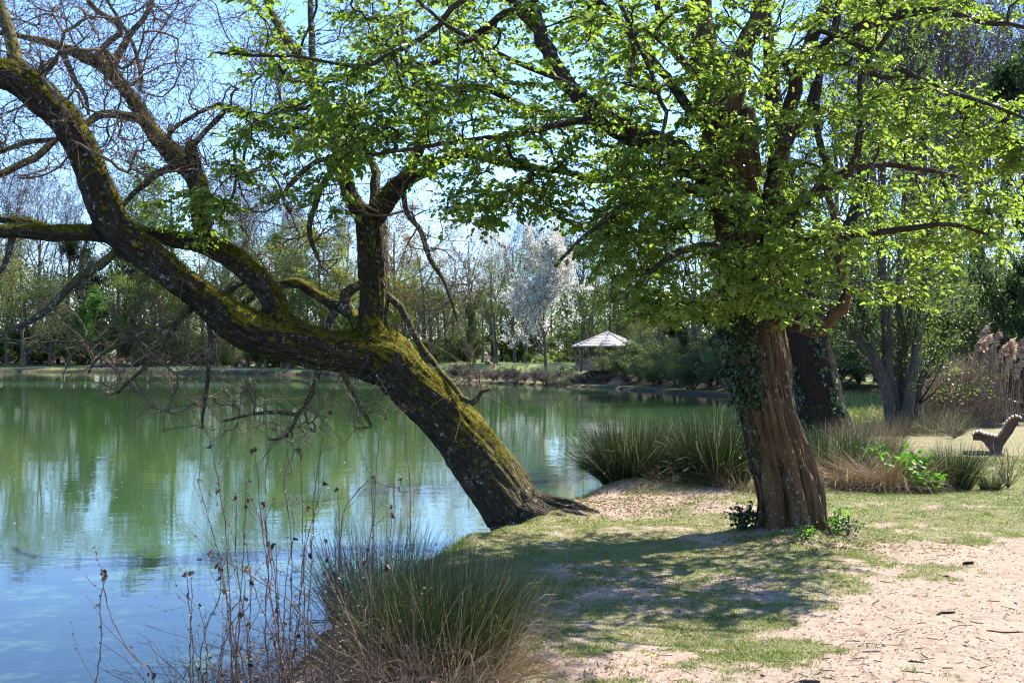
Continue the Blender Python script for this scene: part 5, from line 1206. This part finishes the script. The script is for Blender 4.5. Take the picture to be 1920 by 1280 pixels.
# bright bramble plants
def leafy_plant(name, label, px, D, h, rad, n, mat, lsz, cat='plant', lean=1.0):
    x = (px - 960) / F * D; z = gz_at(x, D)
    root = thing(name, label, cat, (x, D, z))
    k = max(6, n // 40); a_ = rng.uniform(0, 6.28, k); u = np.linspace(0, 1, 6)[None, :, None]
    tipv = np.stack([np.cos(a_) * rad * rng.uniform(.2, 1, k) * lean, np.sin(a_) * rad * .7 * rng.uniform(.2, 1, k), h * rng.uniform(.45, 1, k)], 1)
    Pt = u * tipv[:, None] + np.array([0, 0, 1.0]) * (np.sin(u * np.pi) * h * .15) + rng.normal(size=(k, 6, 3)) * .02 * u
    Rr = np.linspace(.006, .002, 6)[None].repeat(k, 0)
    o = link('stems', tubes(Pt, Rr, 4).mesh('stems', M['weed']), root); o['kind'] = 'stuff'
    ti = rng.randint(0, k, n); C, _, T = at_t(Pt, Rr, ti, rng.uniform(.15, 1, n)); C = C + rng.normal(size=C.shape) * .06
    g = leaves(C, nrm(rvec(rng, n) + [0, -.2, -.2]), nrm(rvec(rng, n) * .8 + [0, -.3, 1]), rng.uniform(lsz * .6, lsz * 1.2, n), rng, wid=.8)
    o = link('leaves', g.mesh('leaves', M[mat]), root); o['kind'] = 'stuff'
leafy_plant('bramble', 'bright yellow-green leafy bramble sprawling over the brown rushes', 1712, 18.7, .62, .62, 520, 'bramble', .10)
leafy_plant('bramble', 'smaller bright green bramble shoot beside the rush tussock at right', 1738, 18.0, .36, .3, 150, 'bramble', .10)
leafy_plant('bramble', 'green leaves among the rushes behind the big bramble', 1650, 19.8, .62, .5, 220, 'bramble', .08)
leafy_plant('leafy_shoots', 'dark green shoots at the left foot of the big trunk', 1398, 13.7, .26, .24, 260, 'ivy', .06)
leafy_plant('leafy_shoots', 'low green shoots at the right foot of the big trunk', 1566, 13.5, .26, .2, 150, 'bramble', .045)
leafy_plant('leafy_shoots', 'sparse twiggy shoots on the sand just right of the trunk roots', 1590, 13.35, .16, .22, 90, 'ivy', .04)
leafy_plant('leafy_shoots', 'small fresh tuft at the trunk foot facing the camera', 1512, 13.1, .14, .14, 90, 'bramble', .04)
# leafless twiggy plant at right edge
def twiggy(name, label, px, D, h, rad, k, group=None):
    x = (px - 960) / F * D; z = gz_at(x, D); root = thing(name, label, 'plant', (x, D, z), group)
    a_ = rng.uniform(0, 6.28, k); u = np.linspace(0, 1, 7)[None, :, None]
    tipv = np.stack([np.cos(a_) * rad * rng.rand(k), np.sin(a_) * rad * rng.rand(k), h * rng.uniform(.5, 1, k)], 1)
    Pt = u * tipv[:, None] + rng.normal(size=(k, 7, 3)) * .03 * u
    Rr = np.linspace(.006, .002, 7)[None].repeat(k, 0)
    P2_, R2_ = grow(rng, Pt, Rr, 6, t=(.2, 1), ang=(25, 60), lr=(.3, .6), K=4, rr=.6, rmin=.0018)
    g = tubes(Pt, Rr, 4); tubes(P2_, R2_, 3, g)
    o = link('stems', g.mesh('stems', M['reed'] if True else None), root); o['kind'] = 'stuff'
twiggy('dry_plant', 'pale leafless twiggy plant in front of the lounger', 1890, 18.6, .85, .7, 22)
twiggy('dry_plant', 'pale leafless twigs right of the small tussock', 1830, 20.5, .5, .5, 14)
twiggy('dry_plant', 'dry twigs on the ground between tussocks and lounger', 1790, 29, .8, 1.5, 30)
twiggy('dry_plant', 'bare twiggy growth at the foot of the reed bed', 1770, 33, 1.1, 1.8, 40)

# ------------------------------------------------------------------ dry reed bed with plumes
rb = thing('reed_bed', 'dry brown reed bed with feathery plumes right of the many-stemmed tree', 'reeds')
n = 3600; px_ = rng.normal(1768, 50, n); D_ = rng.uniform(33.5, 38, n)
x_ = (px_ - 960) / F * D_; z_ = height(x_, D_); z_ = np.maximum(z_, 0)
hh = np.interp(px_, [1660, 1720, 1760, 1820, 1880, 1930], [1.0, 1.5, 2.0, 2.5, 2.7, 2.3]) * rng.uniform(.35, 1.05, n)
u = np.linspace(0, 1, 5)[None, :, None]
tipv = np.stack([rng.normal(size=n) * .38 + .1, rng.normal(size=n) * .2, hh], 1)
Pt = np.stack([x_, D_, z_ - .05], 1)[:, None] + u * tipv[:, None] + u ** 3 * np.stack([rng.normal(size=n) * .15, 0 * hh, -.08 * hh], 1)[:, None]
g = ribbons(Pt, np.linspace(.008, .004, 5)[None].repeat(n, 0), rng)
nl_ = 7000; ti = rng.randint(0, n, nl_); C, _, T = at_t(Pt, np.ones((n, 5)), ti, rng.uniform(.15, .9, nl_))
leaves(C, nrm(rvec(rng, nl_) + [0, 0, .3]), rvec(rng, nl_), rng.uniform(.15, .4, nl_), rng, g, wid=.08, hexa=False)
tag(link('stalks', g.mesh('reed_stalks', M['reed']), rb), kind='stuff')
plp = [(1760, 690), (1772, 700), (1830, 640), (1838, 622), (1845, 660), (1868, 660), (1880, 648), (1886, 672), (1893, 655), (1900, 690), (1862, 632), (1905, 645), (1915, 652), (1850, 690), (1842, 640), (1796, 705), (1720, 715), (1745, 708), (1878, 690), (1825, 705)]
for a_, b_ in plp:
    D_ = rng.uniform(34, 37); c_ = P(a_, b_, D_); m_ = 130; t_ = rng.rand(m_)
    bend = np.array([rng.uniform(.1, .35), 0, -.05])
    C = c_ + np.stack([0 * t_, 0 * t_, (t_ - .5) * .42], 1) + t_[:, None] ** 2 * bend + rng.normal(size=(m_, 3)) * .03
    g = leaves(C, nrm(rvec(rng, m_) * .5 + [.5, 0, -.25]), rvec(rng, m_), rng.uniform(.10, .22, m_), rng, wid=.3, hexa=False)
    gzz = max(gz_at(c_[0], c_[1]), 0)
    sPt = np.array([[[c_[0] - .15, c_[1], gzz], [c_[0] - .05, c_[1], (c_[2] + gzz) / 2], [c_[0], c_[1], c_[2] - .1]]]); ribbons(sPt, np.full((1, 3), .007), rng, g)
    link('plume', g.mesh('plume', M['plume']), rb)
# pale reeds in shallow water beyond, and grass blades in the inlet
n = 9000; px_ = rng.uniform(1570, 1700, n); D_ = rng.uniform(40, 66, n); x_ = (px_ - 960) / F * D_
k_ = fbm(x_ * .5, D_ * .25, 3) > .47
x_, D_ = x_[k_], D_[k_]; n = len(x_)
tipv = np.stack([rng.normal(size=n) * .1, rng.normal(size=n) * .1, rng.uniform(.25, .6, n)], 1)
Pt = np.stack([x_, D_, 0 * x_ - .02], 1)[:, None] + np.linspace(0, 1, 3)[None, :, None] * tipv[:, None]
M['watergrass'] = leaf_mat('inlet_grass', [(0, (.10, .16, .03)), (.6, (.18, .22, .06)), (1, (.4, .33, .22))], .35, (1.3, 1.4, .8))
tag(link('inlet_grass', ribbons(Pt, np.full((n, 3), .016) * np.array([1, .8, .2]), rng).mesh('inlet_grass', M['watergrass'])), 'pale green grass growing in the shallow inlet at right', 'grass', kind='stuff')
# pale cut log lying across the inlet
g = tubes(np.array([[P(1575, 756, 58), P(1640, 760, 56), P(1700, 766, 54)]]), np.array([[.13, .12, .1]]), 8)
tag(link('fallen_log', g.mesh('fallen_log', M['slat'])), 'long pale log lying across the shallow inlet at right', 'log')

# ------------------------------------------------------------------ short grass, litter and twigs on the ground
rng = np.random.RandomState(41)
def scatter(n, thr, D0=6.2, D1=24, pw=1.0):
    D_ = D0 * (D1 / D0) ** (rng.rand(n) ** pw); px_ = rng.uniform(480, 1990, n); x_ = (px_ - 960) / F * D_
    gm_ = grass_mask(x_, D_); sd_ = water_sd(x_, D_)
    k = (sd_ > .12) & (rng.rand(n) < np.clip((gm_ - thr) * 2.2, 0, 1))
    return x_[k], D_[k], sd_[k]
x_, y_, sd_ = scatter(560000, .30); z_ = height(x_, y_)
n = len(x_); clump = fbm(x_ * 3.5, y_ * 3.5, 2)
hh = rng.uniform(.010, .026, n) * (.5 + 1.3 * clump) + .05 * np.exp(-(sd_ / .45) ** 2) * rng.rand(n) * (y_ < 18)
hh *= np.interp(y_, [6, 14, 24], [1, 1.15, 1.6])
d_ = rng.normal(size=(n, 3)) * .6; d_[:, 2] = 1; d_ = nrm(d_)
Pt = np.stack([x_, y_, z_ - .004], 1)[:, None] + np.linspace(0, 1, 3)[None, :, None] * (d_ * hh[:, None])[:, None]
Pt[:, 2, 2] -= hh * .15
wd = np.interp(y_, [6, 24], [.0016, .0042])
gr_ = ribbons(Pt, wd[:, None] * np.array([1, .8, .15])[None], rng, rnd=np.clip(rng.rand(n) * .8 + .4 * (fbm(x_ * .8, y_ * .8, 2) - .4), 0, 1))
tag(link('grass', gr_.mesh('grass', M['grass'])), 'short sparse grass on the sandy bank', 'grass', kind='stuff')
print('grass', n)
# dangling bank-edge grass near the leaning tree
n = 9000; ii = rng.randint(6, 13, n); t_ = rng.rand(n)
ed = WATER[ii] * (1 - t_)[:, None] + WATER[ii + 1] * t_[:, None]; ed = ed + np.stack([rng.uniform(.1, .55, n), rng.normal(size=n) * .12], 1)
kk = fbm(ed[:, 0] * 3, ed[:, 1] * 3, 2) > .42; ed = ed[kk]; n = len(ed)
zz = height(ed[:, 0], ed[:, 1]); Lh = rng.uniform(.06, .17, n)
d_ = nrm(np.stack([rng.normal(size=n) * .5 - .25, rng.normal(size=n) * .5, np.ones(n)], 1))
Pt = np.stack([ed[:, 0], ed[:, 1], zz - .01], 1)[:, None] + np.linspace(0, 1, 4)[None, :, None] * (d_ * Lh[:, None])[:, None]; Pt[:, 2:, 2] -= (Lh * .12)[:, None] * np.array([.4, 1.5])
tag(link('bank_grass', ribbons(Pt, np.full((n, 4), .0028) * np.array([1, .9, .6, .1]), rng, rnd=rng.rand(n) * .6).mesh('bank_grass', M['grass'])), 'longer green grass along the bank edge by the leaning tree', 'grass', kind='stuff')
# leaf litter
n = 42000; D_ = 6.2 * (24 / 6.2) ** rng.rand(n); px_ = rng.uniform(500, 1990, n); x_ = (px_ - 960) / F * D_; sd_ = water_sd(x_, D_)
k = (sd_ > .05) & (rng.rand(n) < np.clip(fbm(x_ * 1.4 + 30, D_ * 1.4, 3) * 2.2 - .62, .05, 1) * np.where(grass_mask(x_, D_) > .15, 1, .45)); x_, D_ = x_[k], D_[k]; n = len(x_)
C = np.stack([x_, D_, height(x_, D_) + .006], 1); dl = rvec(rng, n); dl[:, 2] *= .25
g = leaves(C, dl, nrm(rvec(rng, n) * .45 + [0, 0, 1]), rng.uniform(.006, .028, n) * np.interp(D_, [6, 24], [.9, 1.5]), rng, wid=.55, fold=.2)
tag(link('leaf_litter', g.mesh('leaf_litter', M['litter'])), 'brown fallen leaves strewn over the bank', 'leaf litter', kind='stuff')
for (cx_, cy_, sx_, sy_, m_) in ((1.9, 16.7, .9, .9, 2600), (1.2, 15.6, .7, .4, 900), (3.6, 12.9, .9, .35, 900)):
    x_ = rng.normal(cx_, sx_, m_); y_ = rng.normal(cy_, sy_, m_); k = water_sd(x_, y_) > .1; x_, y_ = x_[k], y_[k]; m_ = len(x_)
    dl = rvec(rng, m_); dl[:, 2] *= .25
    if cx_ == 1.9: g = Geo()
    leaves(np.stack([x_, y_, height(x_, y_) + .006], 1), dl, nrm(rvec(rng, m_) * .45 + [0, 0, 1]), rng.uniform(.012, .045, m_), rng, g, wid=.5, fold=.2)
tag(link('leaf_litter', g.mesh('leaf_drifts', M['litter'])), 'thicker drifts of brown leaf litter round the trunk feet', 'leaf litter', kind='stuff')
# ragged darker tufts standing out of the short turf
nt2 = 520; D_ = 6.4 * (20 / 6.4) ** rng.rand(nt2); px_ = rng.uniform(900, 1960, nt2); x_ = (px_ - 960) / F * D_
k = (water_sd(x_, D_) > .15) & (rng.rand(nt2) < grass_mask(x_, D_) * 1.3 + .03); x_, D_ = x_[k], D_[k]; m_ = 34
cx_ = np.repeat(x_, m_) + rng.normal(size=len(x_) * m_) * .035; cy_ = np.repeat(D_, m_) + rng.normal(size=len(x_) * m_) * .035
hh = np.repeat(rng.uniform(.025, .065, len(x_)), m_) * rng.uniform(.5, 1.1, len(cx_)); d_ = rng.normal(size=(len(cx_), 3)) * .45; d_[:, 2] = 1; d_ = nrm(d_)
Pt = np.stack([cx_, cy_, height(cx_, cy_) - .004], 1)[:, None] + np.linspace(0, 1, 3)[None, :, None] * (d_ * hh[:, None])[:, None]
tag(link('grass', ribbons(Pt, np.full((len(cx_), 3), .0021) * np.array([1, .8, .15]), rng, rnd=rng.rand(len(cx_)) * .7).mesh('grass_tufts', M['grass'])), 'small ragged tufts standing out of the short grass', 'grass', kind='stuff')
# little fallen sticks, each its own thing where it shows
def stick(px, py, L, r, ang, label, mat='limb'):
    D_ = (CAMZ - .45) * F / (py - HY); x_ = (px - 960) / F * D_; u = np.linspace(-.5, .5, 7)
    xs = x_ + u * L * math.cos(ang) + rng.normal(size=7) * r * .8; ys = D_ + u * L * math.sin(ang) + rng.normal(size=7) * r * .8
    Pt = np.stack([xs, ys, height(xs, ys) + r * .8], 1); rr_ = r * np.array([.6, 1, .95, 1, .9, .8, .5])
    o = link('stick', tubes(Pt[None] - np.array([x_, D_, 0]), rr_[None], 7).mesh('stick', M[mat], smooth=True)); o.location = (x_, D_, 0)
    tag(o, label, 'stick')
stick(1772, 1142, .16, .011, .05, 'short thick dark stick on the pinkish sand')
stick(1885, 1175, .30, .006, .0, 'long thin dark stick near the right edge')
stick(1795, 1155, .11, .004, -.9, 'thin slanting twig below the short thick stick')
stick(1815, 1055, .10, .016, .1, 'stubby dark lump of wood on the sand near the right edge')
stick(1775, 1074, .06, .011, .3, 'tiny dark chip of wood on the sand')
stick(1718, 1228, .11, .006, -.35, 'small brown stick low on the sandy path')
stick(1520, 1272, .14, .011, -.5, 'pale grey stick at the bottom edge', 'grey')
stick(1637, 1207, .13, .010, .1, 'whitish piece of bark in the leaf litter', 'slat')
stick(1601, 1185, .10, .006, -.7, 'white curved twig in the shaded leaf litter', 'slat')
n = 260; py_ = rng.uniform(960, 1285, n); px_ = rng.uniform(1050, 1930, n); D_ = (CAMZ - .45) * F / (py_ - HY); x_ = (px_ - 960) / F * D_; a_ = rng.uniform(0, 6.28, n); L_ = rng.uniform(.03, .14, n)
u = np.linspace(-.5, .5, 4)[None]; xs = x_[:, None] + u * (L_ * np.cos(a_))[:, None]; ys = D_[:, None] + u * (L_ * np.sin(a_))[:, None]
Pt = np.stack([xs, ys, height(xs, ys) + .004], -1)
g = tubes(Pt, rng.uniform(.0015, .0035, n)[:, None] * np.ones((1, 4)), 4)
tag(link('fallen_twigs', g.mesh('fallen_twigs', M['limb'])), 'tiny twigs scattered over the sand and grass', 'twigs', kind='stuff')
# yellow dandelions near the bottom
M['dandelion'] = solid('dandelion_yellow', (.75, .55, .02))
for px_, py_, lab in ((1221, 1230, 'small yellow dandelion in the grass at the bottom, upper one'), (1250, 1246, 'small yellow dandelion in the grass at the bottom, lower one')):
    D_ = (CAMZ - .45) * F / (py_ - HY); x_ = (px_ - 960) / F * D_; z = gz_at(x_, D_)
    root = thing('dandelion', lab, 'flower', (x_, D_, z))
    link('stalk', tubes(np.array([[[0, 0, 0], [.005, 0, .03], [0, 0, .05]]]), np.full((1, 3), .002), 5).mesh('stalk', M['grass']), root)
    g = leaves(np.zeros((40, 3)) + [0, 0, .05], nrm(rvec(rng, 40) * [1, 1, .25] + [0, 0, .15]), rvec(rng, 40) + [0, 0, 2], np.full(40, .02), rng, wid=.3, hexa=False); link('petals', g.mesh('petals', M['dandelion']), root)

# floating specks on the pond
n = 5200; D_ = 10 * (140 / 10) ** (rng.rand(n) ** .6); px_ = rng.uniform(-60, 1500, n); x_ = (px_ - 960) / F * D_; k = (water_sd(x_, D_) < -.2) & (rng.rand(n) < np.clip(fbm(x_ * .12, D_ * .05, 3) * 3 - 1.0, .08, 1)); x_, D_ = x_[k], D_[k]; n = len(x_)
C = np.stack([x_, D_, 0 * x_ + .006], 1); dl = rvec(rng, n); dl[:, 2] = 0
M['speck'] = leaf_mat('floating_speck', [(0, (.12, .09, .06)), (.35, (.35, .36, .30)), (1, (.7, .7, .66))], 0, None, .6)
tag(link('floating_specks', leaves(C, nrm(dl), np.tile([0, 0, 1.0], (n, 1)), rng.uniform(.03, .085, n) * np.interp(D_, [12, 60, 140], [.45, 1, 1.3]), rng, wid=.5, fold=.05, hexa=False).mesh('floating_specks', M['speck'])), 'petals and bits drifting on the pond surface', 'floating debris', kind='stuff')
n = 420; D_ = rng.uniform(8.6, 15.5, n); px_ = rng.uniform(330, 900, n); x_ = (px_ - 960) / F * D_; k = (water_sd(x_, D_) < -.03) & (rng.rand(n) < np.exp(water_sd(x_, D_) / .8)); x_, D_ = x_[k], D_[k]; n = len(x_)
dl = rvec(rng, n); dl[:, 2] = 0
tag(link('floating_leaves', leaves(np.stack([x_, D_, 0 * x_ + .006], 1), nrm(dl), nrm(rvec(rng, n) * .2 + [0, 0, 1]), rng.uniform(.05, .11, n), rng, wid=.5, fold=.08).mesh('floating_leaves', M['litter'])), 'dead leaves floating at the near water edge', 'leaves', kind='stuff')

# ------------------------------------------------------------------ dead weed stalks in the foreground
rng = np.random.RandomState(52)
def weed(rows, D, label, group=None, side=7, dark=True):
    pts = np.array([[*P(a_, b_, D + rng.normal() * .05), 0] for a_, b_ in rows]); base = pts[0].copy(); base[2] = gz_at(base[0], base[1]); 
    lx = base[0] + (base[0] - pts[1][0]) * .0
    pts = np.vstack([[lx, base[1], base[2] - .02, 0], pts[0:]]) if pts[0][2] > base[2] + .05 else pts
    pts[:, 3] = np.linspace(.0040, .0016, len(pts)) 
    t = polyline(pts, 40, rng, 0.9); t[:, 3] = np.linspace(.0040, .0016, 40) * (1 + .5 * (np.arange(40) % 4 == 0))
    root = thing('dead_weed', label, 'weed', tuple(t[0, :3]), group)
    off = t[0, :3]
    g = tubes(t[None, :, :3] - off, t[None, :, 3], 6)
    P1_, R1_ = grow(rng, t[None, :, :3], t[None, :, 3], side, t=(.25, 1), ang=(20, 55), length=(.06, .34), K=6, rr=.6, up=.08, wig=.14, rmin=.0012, rmax=.0028)
    tubes(P1_ - off, R1_, 4, g)
    link('stalk', g.mesh('stalk', M['weed'], smooth=True), root)
    n_ = 26 + side * 3; src = np.concatenate([t[None, ::8, :3][:, :5]], 0)
    C = np.vstack([t[rng.randint(12, 40, n_ // 2), :3], P1_[rng.randint(0, side, n_), rng.randint(2, 6, n_)]])
    g = leaves(C, nrm(rvec(rng, len(C)) + [0, 0, -.2]), rvec(rng, len(C)), rng.uniform(.004, .012, len(C)), rng, wid=.7, fold=.4)
    o = link('buds', g.mesh('buds', M['weed']), root); o['kind'] = 'stuff'
    for q_ in range(2 if dark else 1):
        c_ = t[rng.randint(16, 39), :3] if q_ else t[-1, :3]
        m_ = 3; g = leaves(np.tile(c_, (m_, 1)) + rng.normal(size=(m_, 3)) * .004, nrm(rvec(rng, m_) * .22 + rvec(rng, 1) * .5 + [0, 0, -.5]), rvec(rng, m_), rng.uniform(.016, .036, m_), rng, wid=.24, fold=.4)
        link('shrivelled_leaf', (g.mesh('shrivelled_leaf', M['weedleaf'], off=off)), root)
    me_ = o.data; v_ = np.empty(len(me_.vertices) * 3, np.float32); me_.vertices.foreach_get('co', v_); v_ = v_.reshape(-1, 3) - off.astype(np.float32); me_.vertices.foreach_set('co', v_.ravel())
WL = 'thin brown dead weed stalk standing blurred before the pond'
weed([(690, 1290), (697, 1150), (690, 1040), (702, 960), (705, 880), (716, 790), (722, 780)], 5.6, 'tallest dark dead weed stalk left of the foreground tussock')
weed([(585, 1290), (578, 1160), (585, 1040), (590, 930), (604, 830), (622, 770)], 5.6, 'dead weed stalk with drooping dark leaves near the middle of the clump', side=9)
weed([(505, 1290), (498, 1180), (503, 1060), (498, 960), (500, 880), (512, 800)], 5.4, 'straight dead weed stalk right of the pinkish branching one', side=6)
weed([(545, 1290), (545, 1170), (547, 1060), (544, 980), (532, 905), (545, 860), (560, 838)], 5.2, 'pinkish dead weed stalk curving at the top', side=6)
weed([(620, 1290), (624, 1180), (640, 1000), (648, 950), (690, 905), (745, 915), (752, 895)], 5.9, 'dead weed with a side stalk bending towards the tussock', side=6)
weed([(770, 1300), (776, 1200), (768, 1080), (770, 960), (764, 860), (756, 760)], 5.2, 'thin pale dead stalk over the foreground tussock', side=3, dark=False)
WL2 = 'dead weed stalks left of the foreground tussock'
WX = []; n_before = len(COL.objects)
for k in range(30):
    x0 = rng.uniform(330, 720); x1 = x0 + rng.normal() * 45; yt = rng.uniform(830, 1080)
    if x0 < 440: yt = rng.uniform(1050, 1150)
    WX.append(x1); weed([(x0, 1290), (x0 * .7 + x1 * .3, 1180), (x0 * .4 + x1 * .6 + rng.normal() * 8, (1180 + yt) / 2), (x1, yt)], rng.uniform(4.6, 6.2), WL, WL2, side=6)
wr = [o for o in COL.objects if o.get('group') == WL2]
for i_, (_, o) in enumerate(sorted(zip(WX, wr), key=lambda t_: t_[0])): o['label'] = 'thin brown dead weed stalk in the blurred clump, ' + ORD[i_] + ' of its like from the left'
weed([(290, 1290), (250, 1230), (205, 1150), (190, 1070)], 4.7, 'leftmost slanting dead weed stalk near the bottom left', side=5)
weed([(180, 1320), (190, 1200), (188, 1130), (200, 1075)], 4.8, 'upright dead weed stalk at the far lower left', side=4)
weed([(700, 1290), (600, 1200), (545, 1130), (440, 1060), (395, 1030)], 5.0, 'long dead stalk slanting up to the left across the clump', side=7)

# low tangle of dead stems at the waterline in front
root = thing('dead_stem_tangle', 'low tangle of dead brown stems left of the foreground tussock', 'weeds', (0, 0, 0))
k = 620; px_ = rng.uniform(300, 900, k); D_ = rng.uniform(4.9, 8.4, k); x_ = (px_ - 960) / F * D_; z_ = np.maximum(height(x_, D_), 0)
a_ = rng.uniform(0, 6.28, k); L_ = rng.uniform(.3, .95, k); d_ = np.stack([np.cos(a_) * .75, np.sin(a_) * .5, rng.uniform(.25, 1.3, k)], 1); d_ = nrm(d_)
u = np.linspace(0, 1, 7)[None, :, None]
Pt = np.stack([x_, D_, z_], 1)[:, None] + u * (d_ * L_[:, None])[:, None] + u ** 2 * np.stack([rng.normal(size=k) * .12, rng.normal(size=k) * .1, -L_ * .3], 1)[:, None] + rng.normal(size=(k, 7, 3)) * .012 * u
g = tubes(Pt, np.linspace(.0034, .0014, 7)[None].repeat(k, 0), 4)
P1_, R1_ = grow(rng, Pt, np.linspace(.0034, .0014, 7)[None].repeat(k, 0), 3, t=(.2, 1), ang=(25, 60), lr=(.2, .45), K=4, rr=.6, rmin=.0012, rmax=.002)
tubes(P1_, R1_, 3, g)
o = link('stems', g.mesh('stems', M['weed']), root); o['kind'] = 'stuff'

# small stones pressed into the sand
n = 1600; py_ = rng.uniform(985, 1290, n); px_ = rng.uniform(1050, 1950, n); D_ = (CAMZ - .45) * F / (py_ - HY); x_ = (px_ - 960) / F * D_
ico = np.array([[1, 0, 0], [-1, 0, 0], [0, 1, 0], [0, -1, 0], [0, 0, 1], [0, 0, -1]], float)
fo = np.array([[0, 2, 4], [2, 1, 4], [1, 3, 4], [3, 0, 4], [2, 0, 5], [1, 2, 5], [3, 1, 5], [0, 3, 5]])
sz_ = rng.uniform(.004, .013, n) * (1 + (rng.rand(n) < .03) * .8)
V_ = (ico[None] * rng.uniform(.6, 1.2, (n, 6, 1)) * sz_[:, None, None] * np.array([1, 1, .6])) + np.stack([x_, D_, height(x_, D_) + .002], 1)[:, None]
g = Geo(); g.add(V_.reshape(-1, 3), [(np.arange(n)[:, None, None] * 6 + fo[None]).reshape(-1, 3)], rnd=np.repeat(rng.rand(n), 6))
M['stone'] = leaf_mat('small_stone', [(0, (.12, .09, .07)), (.6, (.3, .24, .19)), (1, (.5, .46, .42))], 0, None, .8)
tag(link('pebbles', g.mesh('pebbles', M['stone'])), 'small stones pressed into the sandy path', 'pebbles', kind='stuff')
